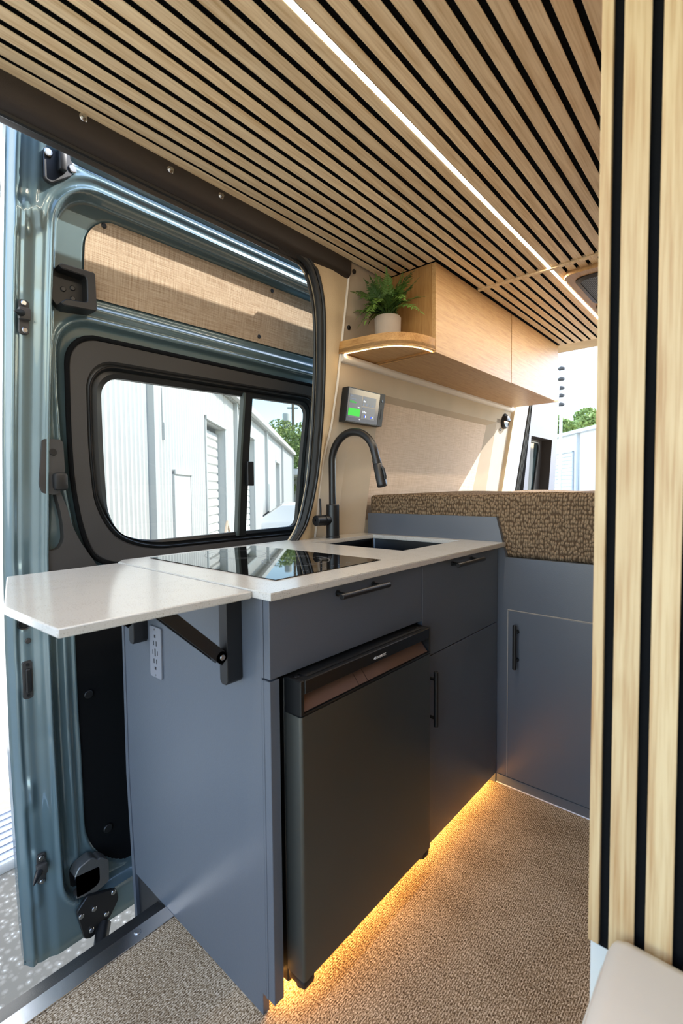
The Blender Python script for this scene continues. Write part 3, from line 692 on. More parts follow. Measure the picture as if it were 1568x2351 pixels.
# --- hardware on the door
# top hinge bracket
hb = MB()
pl = roundpoly([(.462, 1.965), (.478, 1.958), (.530, 2.000), (.538, 2.028), (.528, 2.045), (.530, 2.085), (.478, 2.085), (.474, 2.055), (.462, 2.045)], .006, 4)
hb.prism(pl, 0, dx(2.02) + .004, dx(2.02) + .018, .002)
hb.box(dx(2.04) + .010, dx(2.04) + .034, .494, .512, 1.995, 2.09, .004)
hbo = hb.build('roller_bracket', M['black_metal'], door)
for (y, z) in [(.473, 2.032), (.474, 1.972), (.532, 2.020)]:
    m = MB(); m.cyl((dx(z) + .012, y, z), (dx(z) + .022, y, z), .0105, 20, bev=.002); q = m.build('bolt', M['steel'], hbo)
# mid bracket (cast cup)
x = dx(1.73) - .012
m = MB(); pl = roundpoly([(.497, 1.755), (.508, 1.778), (.600, 1.780), (.602, 1.672), (.520, 1.664), (.497, 1.685)], [.008, .01, .004, .004, .01, .01], 5)
pin = roundpoly([(.507, 1.748), (.514, 1.765), (.577, 1.762), (.577, 1.690), (.522, 1.682), (.507, 1.696)], [.006, .008, .003, .003, .008, .008], 5)
m = MB(); m.prism(pl, 0, x - .02, x + .006, .001)
m.prism(roundpoly([(.505, 1.772), (.512, 1.779), (.602, 1.781), (.604, 1.671), (.515, 1.664), (.508, 1.672), (.522, 1.684), (.578, 1.690), (.578, 1.762), (.514, 1.764)], [.003, .006, .006, .006, .006, .003, .003, .008, .008, .003], 4), 0, x + .004, x + .044, .0025)
cup = m.build('guide_cup', M['black_plastic'], door, angle=25)
for (y, z) in [(.527, 1.722), (.552, 1.732), (.552, 1.702)]:
    m = MB(); m.cyl((x + .003, y, z), (x + .010, y, z), .0075, 16, bev=.002); m.build('bolt', M['black_metal'], cup)
# alignment pins
for zc, sgn in ((1.620, 1), (.018, -1)):
    yc = .428 if sgn > 0 else .440; xx = dx(zc) + .004
    m = MB(); pl = roundpoly([(yc - .012, zc - .046), (yc + .012, zc - .046), (yc + .014, zc + .046), (yc - .010, zc + .046)], .007, 4)
    m.prism(pl, 0, xx - .006, xx + .004, .001); pp = m.build('pin_plate', M['grey_trim'], door)
    m = MB(); m.box(xx, xx + .020, yc - .014, yc + .014, zc - .010, zc + .022, .004); m.build('pin_block', M['grey_trim'], pp)
    m = MB(); m.lathe_axis((xx + .012, yc - .006, zc + .006), (xx + .05, yc - .034, zc - .004), [(0, .010), (.012, .009), (.030, .006), (.040, .004), (.046, .002)], 16); m.build('pin', M['black_metal'], pp)
    for dz in (-.036, .036):
        m = MB(); m.cyl((xx + .002, yc + .001, zc + dz), (xx + .010, yc + .001, zc + dz), .0075, 16, bev=.002); m.build('screw', M['steel'], pp)
# inside handle unit
zf = lambda z: dx(z) - .008
m = MB(); pl = roundpoly([(.474, 1.298), (.528, 1.300), (.536, 1.20), (.520, 1.135), (.476, 1.142), (.468, 1.165)], [.008, .012, .02, .015, .008, .01], 5)
dprism(m, pl, -.03, .020); hnd = m.build('handle_housing', M['grey_trim'], door, angle=40)
m = MB(); m.cyl((dx(1.262) + .016, .502, 1.262), (dx(1.262) + .0225, .502, 1.262), .010, 24, bev=.001); m.build('button', M['black_plastic'], hnd)
m = MB(); m.box(dx(1.17) + .016, dx(1.17) + .045, .500, .538, 1.150, 1.202, .009); m.build('lever', M['black_plastic'], hnd)
m = MB(); pl = roundpoly([(.524, 1.150), (.545, 1.10), (.566, 1.02), (.640, .90), (.478, .90), (.478, .966), (.524, .970), (.538, 1.00), (.532, 1.07), (.514, 1.140)], [.004, .03, .05, .005, .005, .01, .012, .012, .03, .004], 5)
dprism(m, pl, -.03, .010); m.build('handle_trim', M['grey_trim'], door, angle=40)
# latch hole, contact strip
m = MB(); m.lathe_axis((dx(.756) - .02, .432, .756), (dx(.756) + .01, .432, .756), [(0, .013), (.024, .013), (.026, .0165), (.018, .018)], 24); m.build('buffer', M['rubber'], door)
m = MB(); m.cyl((dx(.7) - .006, .440, .703), (dx(.7) + .006, .440, .703), .008, 16, bev=.002); m.build('buffer', M['grey_trim'], door)
xx = dx(.586) - .002
m = MB(); pl = roundpoly([(.422, .530), (.448, .530), (.448, .644), (.422, .644)], .008, 4); m.prism(pl, 0, xx - .006, xx + .006, .001); st = m.build('contact_plate', M['grey_trim'], door)
m = MB(); m.box(xx + .004, xx + .016, .428, .442, .550, .622, .003); m.build('contact_block', M['black_plastic'], st)
for dz in (-.046, .046):
    m = MB(); m.cyl((xx + .002, .435, .587 + dz), (xx + .009, .435, .587 + dz), .0045, 10); m.build('screw', M['black_metal'], st)
# lower roller cup + plate + arm
x = dx(-.06) - .02
m = MB(); pl = roundpoly([(.516, -.050), (.532, -.022), (.575, -.012), (.592, -.030), (.602, -.028), (.622, -.052), (.622, -.118), (.580, -.130), (.522, -.112)], [.006, .01, .01, .004, .004, .006, .01, .01, .01], 4)
pin = roundpoly([(.520, -.058), (.535, -.050), (.588, -.052), (.596, -.060), (.600, -.105), (.560, -.112), (.524, -.104)], .005, 4)
m = MB(); m.prism(roundpoly([(.520, -.050), (.532, -.030), (.610, -.040), (.615, -.115), (.580, -.125), (.522, -.108)], .006, 4), 0, x - .02, x + .006, .001); m.build('cup_back', M['black_plastic'], door)
m = MB(); m.prism(roundpoly([(.520, -.046), (.533, -.022), (.574, -.010), (.590, -.028), (.600, -.026), (.624, -.050), (.624, -.120), (.582, -.132), (.524, -.116), (.524, -.108), (.560, -.112), (.592, -.104), (.592, -.054), (.540, -.048)], [.004, .006, .01, .004, .004, .006, .01, .01, .004, .002, .01, .01, .006, .003], 4), 0, x + .004, x + .048, .0025)
cup = m.build('guide_cup', M['silver_plastic'], door, angle=25)
for (y, z) in [(.540, -.080), (.566, -.078)]:
    m = MB(); m.cyl((x + .003, y, z), (x + .012, y, z), .008, 16, bev=.002); m.build('bolt', M['black_metal'], cup)
m = MB(); pl = roundpoly([(.520, -.150), (.552, -.118), (.640, -.150), (.648, -.190), (.620, -.232), (.560, -.262), (.540, -.250)], .008, 4)
m.prism(pl, 0, dx(-.2) + .010, dx(-.2) + .022, .002); arm = m.build('roller_arm', M['black_metal'], door)
for (y, z) in [(.606, -.212), (.560, -.232), (.532, -.168), (.63, -.155), (.57, -.17)]:
    m = MB(); m.cyl((dx(-.2) + .018, y, z), (dx(-.2) + .028, y, z), .008, 16, bev=.002); m.build('bolt', M['steel'], arm)
m = MB(); m.tube([(dx(-.2) + .016, .60, -.245), (-1.50, .56, -.275), (-1.44, .50, -.285), (-1.38, .44, -.27), (-1.33, .41, -.235)], [.022, .020, .018, .016, .016], 12); m.build('swing_arm', M['black_metal'], arm)

# ================================================================== KITCHEN CABINET
kc = thing('kitchen_cabinet', 'dark blue-grey galley cabinet with fridge bay under the white counter', 'cabinet', (-1.1, 1.2, 0))
XF = -.7527
# side panel facing camera
m = MB(); m.prism([(-.7909, 0), (-.7909, .050), (-.778, .050), (-.778, .925), (-1.412, .925), (-1.412, .30), (-1.384, 0)], 1, .628, .646, .001); m.build('side_panel', M['navy'], kc)
m = MB(); m.prism([(-1.412, .925), (-1.420, .925), (-1.420, .30), (-1.388, -.155), (-1.372, -.165), (-1.384, 0), (-1.405, .30)], 1, .624, .646, .0008); m.build('end_strip', M['navy'], kc)
B('back_panel', M['navy'], kc, -1.40, -1.39, .646, 1.76, 0, .925)
B('step_well_shade', M['sill_black'], kc, -1.39, -1.18, .634, .646, -.155, -.001)  # black sheet standing in for the shade of the step well
# carcass
B('divider', M['navy'], kc, -1.38, -.7727, 1.222, 1.240, .05, .925)
B('carcass_floor', M['navy'], kc, -1.38, -.7727, 1.24, 1.76, .05, .066)
B('side_return', M['navy'], kc, -1.38, XF - .003, 1.7575, 1.7645, .0, .923)
B('toe_kick', M['navy'], kc, -.835, -.823, .66, 1.76, .0, .05)
m = MB(); m.box(-.7727, XF, .6292, .6555, .047, .7485, .001); m.build('stile', M['navy'], kc)
m = MB(); m.box(-.7805, -.7727, .6285, .650, .047, .7485, .0008); m.box(-.7805, -.7727, .6285, .650, .7525, .924, .0008); m.build('panel_edge', M['navy'], kc)
B('bay_top', M['navy'], kc, -1.38, -.775, .646, 1.222, .752, .765)
def bar_handle(parent, p0, p1, out, r=.0072, post=.032, inset=.025):
    p0, p1, out = Vector(p0), Vector(p1), Vector(out); d = (p1 - p0).normalized()
    m = MB(); m.cyl(p0, p1, r, 18, bev=.0012); h = m.build('handle', M['black_metal'], parent)
    for q in (p0 + d * inset, p1 - d * inset):
        m = MB(); m.lathe_axis(q, q - out * post, [(0, .0048), (post - .003, .0048), (post - .003, .008), (post, .008)], 12); m.build('post', M['black_metal'], h)
    return h
d1 = B('drawer_front', M['navy'], kc, -.7717, XF, .6295, 1.2175, .7525, .9236, .0012)
bar_handle(d1, (-.718, .815, .899), (-.718, 1.003, .899), (1, 0, 0), post=.034)
d2 = B('drawer_front', M['navy'], kc, -.7717, XF, 1.2205, 1.757, .6345, .9236, .0012)
bar_handle(d2, (-.718, 1.375, .9015), (-.718, 1.565, .9015), (1, 0, 0), post=.034)
d3 = B('door', M['navy'], kc, -.7717, XF, 1.2205, 1.757, .039, .6315, .0012)
bar_handle(d3, (-.718, 1.240, .432), (-.718, 1.240, .600), (1, 0, 0), post=.034)
# ================================================================== COUNTERTOP (with sink cut-out)
ct = thing('countertop', 'off-white speckled quartz worktop over the dark cabinet', 'countertop', (-1.1, 1.2, .927))
ZT = .941
def ctx(y):  # back edge follows the opening and the wall
    return float(np.interp(y, [.61, .64, 1.34, 1.62, 1.765], [-1.40, -1.435, -1.455, -1.446, -1.412]))
SX0, SX1, SY0, SY1 = -1.318, -.892, 1.322, 1.718
m = MB()
def slab(m, poly, z0=.929, z1=ZT): m.prism(poly, 2, z0, z1)
XFc = -.7235
yb = [.61, .64, 1.34, 1.62, 1.765]
outer = [(XFc, .6105), (XFc, 1.7635)] + [(ctx(y), y) for y in yb[::-1]][0:1] + [(ctx(y), y) for y in yb[::-1]][1:]
inner = [(SX1, SY0), (SX1, SY1), (SX0, SY1), (SX0, SY0)]
def holed(outer, inner, z0, z1, name, mat, parent, bev):
    bm = bmesh.new()
    def loop(pts, z): vs = [bm.verts.new((p[0], p[1], z)) for p in pts]; es = [bm.edges.new((vs[i], vs[(i + 1) % len(vs)])) for i in range(len(vs))]; return vs, es
    vo, eo = loop(outer, z1); vi, ei = loop(inner, z1)
    r = bmesh.ops.triangle_fill(bm, use_beauty=True, use_dissolve=False, edges=eo + ei)
    top = [f for f in r['geom'] if isinstance(f, bmesh.types.BMFace)]
    ex = bmesh.ops.extrude_face_region(bm, geom=top)
    for v in [g_ for g_ in ex['geom'] if isinstance(g_, bmesh.types.BMVert)]: v.co.z = z0
    bmesh.ops.recalc_face_normals(bm, faces=bm.faces[:])
    if bev:
        es = [e for e in bm.edges if e.is_manifold and e.calc_face_angle(0) > .6 and abs(e.verts[0].co.z - e.verts[1].co.z) < 1e-6]
        bmesh.ops.bevel(bm, geom=es, offset=bev, segments=2, affect='EDGES')
    mb = MB(); bm.verts.index_update(); mb.add([v.co[:] for v in bm.verts], [[v.index for v in f.verts] for f in bm.faces]); bm.free()
    return mb.build(name, mat, parent, angle=30)
holed(outer, inner, .9245, ZT, 'slab', M['quartz'], ct, .0018)
# hinged extension leaf
lf = thing('counter_leaf', 'hinged fold-up end leaf of the white worktop with cut corner', 'countertop', (-1.1, .45, .927))
pl = [(-.7785, .6065), (-1.395, .6065), (-1.386, .334), (-1.023, .240), (-.7905, .2515)]
m = MB(); m.prism(pl, 2, .9235, .939, .0022); m.build('slab', M['quartz'], lf)
m = MB(); m.box(-1.30, -.85, .585, .609, .9205, .9234); m.build('hinge', M['steel'], lf)
# folding brackets
def bracket(x0, label, full=True):
    b = thing('folding_bracket', label, 'bracket', (x0, .61, .74), 'folding brackets under the leaf')
    m = MB(); m.prism([(x0 - .026, .742), (x0 - .018, .734), (x0 - .004, .734), (x0 + .002, .742), (x0 + .002, .923), (x0 - .026, .923)], 1, .612, .628, .001); p_ = m.build('wall_plate', M['black_metal'], b)
    for z in (.90, .765):
        m = MB(); m.cyl((x0 - .016, .607, z), (x0 - .016, .613, z), .006, 12, bev=.001); m.build('screw', M['black_metal'], p_)
    m = MB(); m.prism([(x0 + .005, .738), (x0 + .012, .730), (x0 + .026, .730), (x0 + .033, .738), (x0 + .033, .923), (x0 + .005, .923)], 1, .588, .628, .001); m.build('channel', M['black_metal'], b)
    a = Vector((x0 + .021, .574, .797)); e = Vector((x0 + .021, .446, .918))
    dirv = (e - a).normalized(); nrm = Vector((0, dirv.z, -dirv.y))
    m = MB(); hw = .013
    for xo in (-.012, .012):
        P = [a + nrm * hw - dirv * .012, a - nrm * hw - dirv * .012, e - nrm * hw, e + nrm * hw]
        vs = [(p.x + xo - .002, p.y, p.z) for p in P] + [(p.x + xo + .002, p.y, p.z) for p in P]
        m.add(vs, [(0, 1, 2, 3), (7, 6, 5, 4), (0, 1, 5, 4), (1, 2, 6, 5), (2, 3, 7, 6), (3, 0, 4, 7)])
    P = [a + nrm * hw, e + nrm * hw]; m.add([(p.x - .012, p.y, p.z) for p in P] + [(p.x + .012, p.y, p.z) for p in P], [(0, 1, 3, 2)])
    m.cyl((a.x - .014, a.y, a.z), (a.x + .014, a.y, a.z), hw, 20)
    s_ = m.build('strut', M['black_metal'], b, angle=40)
    m = MB(); m.cyl((a.x + .013, a.y, a.z), (a.x + .018, a.y, a.z), .006, 16, bev=.001); m.build('rivet', M['steel'], s_)
    m = MB(); m.box(x0 + .002, x0 + .036, .37, .586, .912, .9234, .001); m.build('top_rail', M['black_metal'], b)
bracket(-.874, 'black folding shelf bracket nearer the drawer, its strut fully in view')
bracket(-1.300, 'black folding shelf bracket beyond the outlet, half hidden by the leaf')
m = MB(); m.tube([(-1.27, .60, .822), (-1.278, .565, .805), (-1.282, .538, .792)], [.006, .006, .009], 10); m.build('release_catch', M['steel'], bpy.data.objects['folding_bracket.001'])
# outlet
ou = thing('power_outlet', 'grey wall outlet plate with sockets and USB slots on the side panel', 'outlet', (-1.215, .628, .71))
m = MB(); pl = roundpoly([(-1.248, .642), (-1.188, .642), (-1.188, .781), (-1.248, .781)], .006, 4); m.prism(pl, 1, .6225, .628, .001); m.build('plate', M['outlet'], ou)
def slotb(x, z, wd, hh, nm='slot'): B(nm, M['slot'], ou, x - wd / 2, x + wd / 2, .6218, .6226, z - hh / 2, z + hh / 2)
for z, s in ((.748, 1), (.675, -1)):
    slotb(-1.225, z - .012 * s, .003, .012); slotb(-1.211, z - .012 * s, .003, .013); slotb(-1.218, z + .007 * s, .007, .008)
slotb(-1.218, .711, .005, .020, 'usb_port'); slotb(-1.230, .711, .0025, .012, 'usb_port'); slotb(-1.206, .711, .0025, .012, 'usb_port')
for z in (.774, .649):
    m = MB(); m.cyl((-1.218, .6212, z), (-1.218, .6226, z), .0028, 10); m.build('screw', M['steel'], ou)
# ================================================================== COOKTOP
ck = thing('cooktop', 'black glass two-zone induction cooktop set in the white worktop', 'cooktop', (-1.1, .9, ZT))
KX0, KX1, KY0, KY1 = -1.397, -.818, .705, 1.103
m = MB(); m.box(KX0, KX1, KY0, KY1, ZT - .002, ZT + .0022, .001); m.build('glass', M['black_glass'], ck)
m = MB()
for (cx, cy, rads) in ((-1.24, .92, (.082, .105)), (-1.00, .94, (.072, .095, .097))):
    for r in rads:
        n = 96; vs = []; fs = []
        for i in range(n):
            a = 2 * math.pi * i / n
            for rr in (r, r + .0012): vs.append((cx + rr * math.cos(a), cy + rr * math.sin(a), ZT + .00235))
        for i in range(n): j = (i + 1) % n; fs.append((2 * i, 2 * i + 1, 2 * j + 1, 2 * j))
        m.add(vs, fs)
m.build('zone_marks', M['burner_mark'], ck, smooth=False, kind='stuff')
m = MB()
for i in range(7):
    n = 16; cx, cy = -.853, .80 + i * .033; vs = []
    for k in range(n):
        a = 2 * math.pi * k / n
        for rr in (.005, .0058): vs.append((cx + rr * math.cos(a), cy + rr * math.sin(a), ZT + .00235))
    m.add(vs, [(2 * k, 2 * k + 1, 2 * ((k + 1) % n) + 1, 2 * ((k + 1) % n)) for k in range(n)])
m.build('touch_marks', M['burner_mark'], ck, smooth=False, kind='stuff')
# ================================================================== SINK
sk = thing('sink', 'black undermount sink basin in the white worktop', 'sink', (-1.08, 1.5, .76))
x0, x1, y0, y1 = SX0 - .003, SX1 + .003, SY0 - .003, SY1 + .003
rimp = roundpoly([(x0, y0), (x1, y0), (x1, y1), (x0, y1)], .012, 4); botp = roundpoly([(x0 + .012, y0 + .012), (x1 - .012, y0 + .012), (x1 - .012, y1 - .012), (x0 + .012, y1 - .012)], .02, 4)
out_ = roundpoly([(x0 - .02, y0 - .02), (x1 + .02, y0 - .02), (x1 + .02, y1 + .02), (x0 - .02, y1 + .02)], .012, 4)
m = MB(); m.ring(out_, rimp, lambda p: (p[0], p[1], .924), lambda p: (p[0], p[1], .924)); m.ring(rimp, botp, lambda p: (p[0], p[1], .924), lambda p: (p[0], p[1], .77)); m.add([(p[0], p[1], .77) for p in botp], [tuple(range(len(botp)))])
m.build('basin', M['black_steel'], sk, angle=30, recalc=False)
m = MB(); m.lathe_axis((-1.08, 1.5, .7702), (-1.08, 1.5, .776), [(0, .045), (.004, .045), (.004, .035), (.001, .03)], 28); m.build('drain', M['black_steel'], sk)
# ================================================================== FAUCET
FX, FY = -1.366, 1.50
fa = thing('faucet', 'matte black gooseneck pull-down faucet beside the sink', 'faucet', (FX, FY, ZT))
m = MB(); m.lathe_axis((FX, FY, ZT), (FX, FY, 1.09), [(0, .031), (.006, .031), (.008, .0280), (.139, .0280), (.142, .026)], 32); m.build('body', M['black_metal'], fa, angle=30)
pts = [(FX, FY, 1.075), (FX, FY, 1.16), (FX, FY, 1.24)]
R_ = .114; cx = FX + R_; cz = 1.264
for i in range(0, 25):
    a = math.pi - math.radians(168) * i / 24; pts.append((cx + R_ * math.cos(a), FY, cz + R_ * math.sin(a)))
e0 = Vector(pts[-1]); dd = (Vector(pts[-1]) - Vector(pts[-2])).normalized()
e0 = e0 + dd * .020; pts.append(tuple(e0 + dd * .01))
m = MB(); m.tube(pts, .0155, 20); m.build('neck', M['black_metal'], fa, angle=50)
h0 = e0 + dd * .008
m = MB(); m.lathe_axis(h0, h0 + dd * .12, [(0, .0165), (.001, .0172), (.018, .0178), (.019, .0170), (.021, .0180), (.095, .0200), (.105, .0205), (.108, .019), (.109, .016)], 24); sp_ = m.build('spray_head', M['black_metal'], fa, angle=30)
sdv = Vector((dd.z, 0, -dd.x)) * -1
q = h0 + dd * .05 + sdv * .017
m = MB(); m.tube([h0 + dd * .035 + sdv * .018, h0 + dd * .045 + sdv * .022, h0 + dd * .075 + sdv * .0225, h0 + dd * .085 + sdv * .019], .006, 8); m.build('button', M['black_plastic'], sp_)
m = MB(); m.cyl((FX - .004, FY, 1.018), (FX - .010, FY - .094, 1.018), .0220, 24, bev=.002); m.cyl((FX - .0055, FY - .045, 1.018), (FX - .0058, FY - .048, 1.018), .0228, 24); hv = m.build('valve', M['black_metal'], fa, angle=40)
m = MB(); m.tube([(FX - .008, FY - .066, 1.03), (FX - .006, FY - .068, 1.065), (FX - .002, FY - .074, 1.108)], [.0045, .0042, .0038], 10); m.build('lever', M['black_metal'], fa)
m = MB(); m.cyl((FX - .0102, FY - .0935, 1.020), (FX - .0104, FY - .0952, 1.020), .0035, 12); m.build('set_screw', M['black_steel'], hv)
# ================================================================== FRIDGE
fr = thing('fridge', 'compact black refrigerator standing in the cabinet bay', 'fridge', (-.95, .93, .02))
FY0, FY1, FXF = .675, 1.196, -.710
B('body', M['fridge_black'], fr, -1.20, -.765, FY0 + .004, FY1 - .004, .05, .742, .003)
# door: stainless-look panel with rounded vertical edges
pl = roundpoly([(-.762, FY0), (FXF, FY0), (FXF, FY1), (-.762, FY1)], [.001, .007, .007, .001], 5)
m = MB(); m.prism(pl, 2, .090, .669); m.build('door', M['fridge_door'], fr, angle=35)
# top handle section: side posts, upper fascia, recessed scoop
hm = MB(); zb, zt = .6705, .7465
hm.box(-.762, FXF, FY0, FY0 + .012, zb, zt, .002); hm.box(-.762, FXF, FY1 - .008, FY1, zb, zt, .002)
hm.prism([(-.762, zb), (FXF, zb), (FXF, zb + .004), (FXF - .006, zb + .006), (-.745, zb + .040), (-.745, zt), (-.762, zt)], 1, FY0 + .010, FY1 - .006)
hg = hm.build('handle_frame', M['fridge_black'], fr, angle=30)
m = MB(); m.box(-.745, FXF + .0005, FY0 + .013, FY1 - .009, zt - .031, zt - .001, .0015); m.build('fascia', M['fridge_black'], hg)
m = MB(); m.prism([(FXF - .005, zb + .0068), (-.7445, zb + .0405), (-.7445, zb + .0395), (FXF - .005, zb + .0058)], 1, FY0 + .014, FY1 - .012); m.build('finger_scoop', plain('scoop_brown', (120, 96, 84), .4, metal=.5), hg)
m = MB(); m.box(-.770, -.722, FY0 + .03, FY1 - .035, zt - .0008, zt + .0004); m.build('top_seal', M['black_plastic'], hg)
for y in (FY0 + .016, FY1 - .03):
    m = MB(); m.cyl((-.738, y, zt - .001), (-.738, y, zt + .0015), .006, 14, bev=.001); m.build('hinge_cap', M['black_metal'], hg)
for y in (.872, .906):
    m = MB(); m.prism([(FXF - .0045, zb + .0072), (-.744, zb + .0409), (-.744, zb + .0405), (FXF - .0045, zb + .0066)], 1, y, y + .0012); m.build('scoop_seam', M['slot'], hg)
tx = text('lettering', 'DOMETIC', .0092, M['logo'], hg, (FXF + .0012, .9345, zt - .0225), (0, 1, 0), (0, 0, 1))
m = MB(); xx = FXF + .0012
for p, q in (((.9245, -.0205), (.9265, -.0165)), ((.9265, -.0165), (.9282, -.0215)), ((.9282, -.0215), (.9300, -.0155)), ((.9300, -.0155), (.9325, -.0190)), ((.9325, -.0190), (.9300, -.0225)), ((.930, -.0225), (.9286, -.0200))):
    m.tube([(xx, p[0], zt + p[1]), (xx, q[0], zt + q[1])], .00045, 5)
m.build('logo_mark', M['logo'], hg)
for y in (FY0 + .02, FY1 - .02):
    m = MB(); m.box(-.765, -.713, y - .017, y + .017, .066, .0895, .006); m.cyl((-.738, y, .056), (-.738, y, .067), .013, 16, bev=.002); m.build('foot', M['black_plastic'], fr)
B('base', M['fridge_black'], fr, -1.18, -.84, FY0 + .01, FY1 - .01, .0, .05)
# toe-kick amber light
tk = thing('toe_kick_light', 'amber strip light under the galley cabinet by the floor', 'light strip', (-.80, 1.2, .045))
B('diffuser', M['led_warm'], tk, -.812, -.804, .665, 1.755, .040, .045)
B('channel', M['alu_dull'], tk, -.815, -.802, .66, 1.76, .045, .049)
# ================================================================== BED CABINET
YB = 1.765
bc = thing('bed_cabinet', 'dark blue-grey cabinet under the bed at the end of the aisle', 'cabinet', (-.3, 1.9, 0))
m = MB(); m.prism([(-.757, 0), (-.757, .925), (-1.385, .925), (-1.385, 1.0352), (-.7616, 1.0352), (-.722, .8835), (.38, .8835), (.38, 0)], 1, YB, YB + .018)
m.build('face_panel', M['navy'], bc)
B('base_board', M['navy'], bc, -.752, .38, YB - .004, YB, .0, .036, .0008)
m = MB(); m.tube([(-.7525, YB - .005, .002), (.38, YB - .005, .002)], .003, 6); m.build('bottom_seal', M['alu_dull'], bc)
dd_ = MB(); dd_.box(-.7094, .10, YB - .0075, YB - .001, .041, .6837, .0012); dn = dd_.build('door', M['navy'], bc)
m = MB(); m.box(-.7125, -.7100, YB - .006, YB - .0005, .041, .6865); m.box(-.7125, .10, YB - .006, YB - .0005, .6845, .6870); m.build('edge_band', plain('pale_edge', (150, 146, 140), .6), dn)
bar_handle(dn, (-.6735, YB - .036, .474), (-.6735, YB - .036, .640), (0, -1, 0), post=.029, inset=.03)
B('bed_base', M['navy'], bc, -1.38, .38, YB + .018, 3.4, .86, .88)
# ================================================================== MATTRESS
ma = thing('mattress', 'thick mattress in chunky brown knitted fabric on the raised bed', 'mattress', (-.5, 2.4, .88))
bm = bmesh.new(); bmesh.ops.create_cube(bm, size=1)
x0, x1, y0, y1, z0, z1 = wx(1.0) + .012, .375, YB + .020, 3.38, .8815, 1.1235
for v in bm.verts: v.co = Vector(((x0 + x1) / 2 + v.co.x * (x1 - x0), (y0 + y1) / 2 + v.co.y * (y1 - y0), (z0 + z1) / 2 + v.co.z * (z1 - z0)))
bmesh.ops.bevel(bm, geom=bm.edges[:], offset=.022, segments=4, affect='EDGES', profile=.6)
bmesh.ops.subdivide_edges(bm, edges=[e for e in bm.edges if e.calc_length() > .2], cuts=24, use_grid_fill=True)
rnd = random.Random(4)
for v in bm.verts:
    c = v.co; n_ = .0035 * math.sin(c.x * 11 + c.z * 7) + .003 * math.sin(c.x * 5.3 + c.y * 6.1)
    if c.z > 1.0: v.co.z += n_ + .004 * math.exp(-((c.x + 1.0) / .35) ** 2) * (1 if c.y > 1.85 else 0)
bm.verts.index_update(); mb = MB(); mb.add([v.co[:] for v in bm.verts], [[v.index for v in f.verts] for f in bm.faces]); bm.free()
mb.build('cover', M['knit'], ma, angle=80)
# ================================================================== UPPER CABINET + SHELF
XC = -.981; ZU = 1.690; YS = 1.690; YE = 3.19
uc = thing('upper_cabinet', 'oak wall cabinet with two flap doors under the slatted ceiling', 'cabinet', (-1.1, 2.4, ZU))
# end panel
m = MB(); m.prism([(XC - .0185, ZU - .004), (XC - .0185, CEIL - .001), (wx(2.03), CEIL - .001), (wx(ZU) + .002, ZU)], 1, YS, YS + .016, .0008); m.build('end_panel', M['oak_panel'], uc)
m = MB(); m.prism([(wx(ZU) + .002, YS + .016), (XC - .0185, YS + .016), (XC - .0185, YE - .05), (XC, YE + .008), (wx(ZU) + .002, YE + .008)], 2, ZU - .004, ZU + .010, .0008); m.build('bottom_panel', M['oak_cabinet'], uc)
B('divider', M['felt'], uc, XC - .05, XC - .0185, 2.41, 2.49, ZU + .012, CEIL - .004)  # black strip added behind the door gap to stand for its shade
B('flap_door', M['oak_cabinet'], uc, XC - .018, XC, YS, 2.446, ZU - .006, CEIL - .002, .0008)
m = MB(); m.prism([(2.4525, ZU - .004), (YE - .045, ZU - .004), (YE, ZU + .085), (YE, CEIL - .002), (2.4525, CEIL - .002)], 0, XC - .018, XC, .0008); m.build('flap_door', M['oak_cabinet'], uc)
m = MB(); m.prism([(XC - .0185, ZU + .01), (XC - .0185, CEIL - .002), (wx(2.03), CEIL - .002), (wx(ZU) + .002, ZU + .01)], 1, YE - .03, YE - .014); m.build('end_panel', M['oak_panel'], uc)
# shelf
sh = thing('corner_shelf', 'curved oak shelf beside the upper cabinet holding the fern', 'shelf', (-1.15, 1.6, ZU))
arc = smoothpoly([(-1.291, 1.462), (-1.235, 1.466), (-1.156, 1.476), (-1.095, 1.492), (-1.043, 1.522), (-1.004, 1.578), (-.986, 1.640), (-.9825, YS - .001)], 6, closed=False)
m = MB(); poly = arc + [(wx(ZU) + .002, YS - .001)]
poly_in = [(x - (x + 1.29) * .0 - .012 if i > 20 else x, y + .012) for i, (x, y) in enumerate(arc)]
m.prism([(p[0], p[1]) for p in poly], 2, ZU + .004, ZU + .018); m.build('board', M['oak_cabinet'], sh, angle=40)
m = MB(); n = len(arc); vs = []
nrm2 = []
for i in range(n):
    a = np.array(arc[max(i - 1, 0)]); b = np.array(arc[min(i + 1, n - 1)]); t_ = (b - a) / np.linalg.norm(b - a); nrm2.append((-t_[1], t_[0]))
for (p, q) in zip(arc, nrm2):
    ix, iy = p[0] + q[0] * .012, p[1] + q[1] * .012
    vs += [(p[0], p[1], ZU), (p[0], p[1], ZU + .047), (ix, iy, ZU + .047), (ix, iy, ZU)]
fs = [(0, 1, 2, 3), tuple(4 * (n - 1) + k for k in range(4))]
for i in range(n - 1):
    for k in range(4): fs.append((4 * i + k, 4 * i + (k + 1) % 4, 4 * i + 4 + (k + 1) % 4, 4 * i + 4 + k))
m.add(vs, fs); m.build('fascia', oak('oak_fascia', (190, 146, 88), (146, 102, 54), 0, 1.0, .5, True, figure=.5), sh, angle=40)
m = MB(); vs = []
for (p, q) in list(zip(arc, nrm2))[2:]:
    a = (p[0] + q[0] * .0135, p[1] + q[1] * .0135); b = (p[0] + q[0] * .019, p[1] + q[1] * .019); vs += [(a[0], a[1], ZU - .0015), (b[0], b[1], ZU - .0015)]
k = len(vs) // 2; m.add(vs + [(x, y, z + .005) for (x, y, z) in vs], [(2 * i, 2 * i + 1, 2 * i + 3, 2 * i + 2) for i in range(k - 1)])
m.build('light_strip', M['led_shelf'], sh, smooth=False)
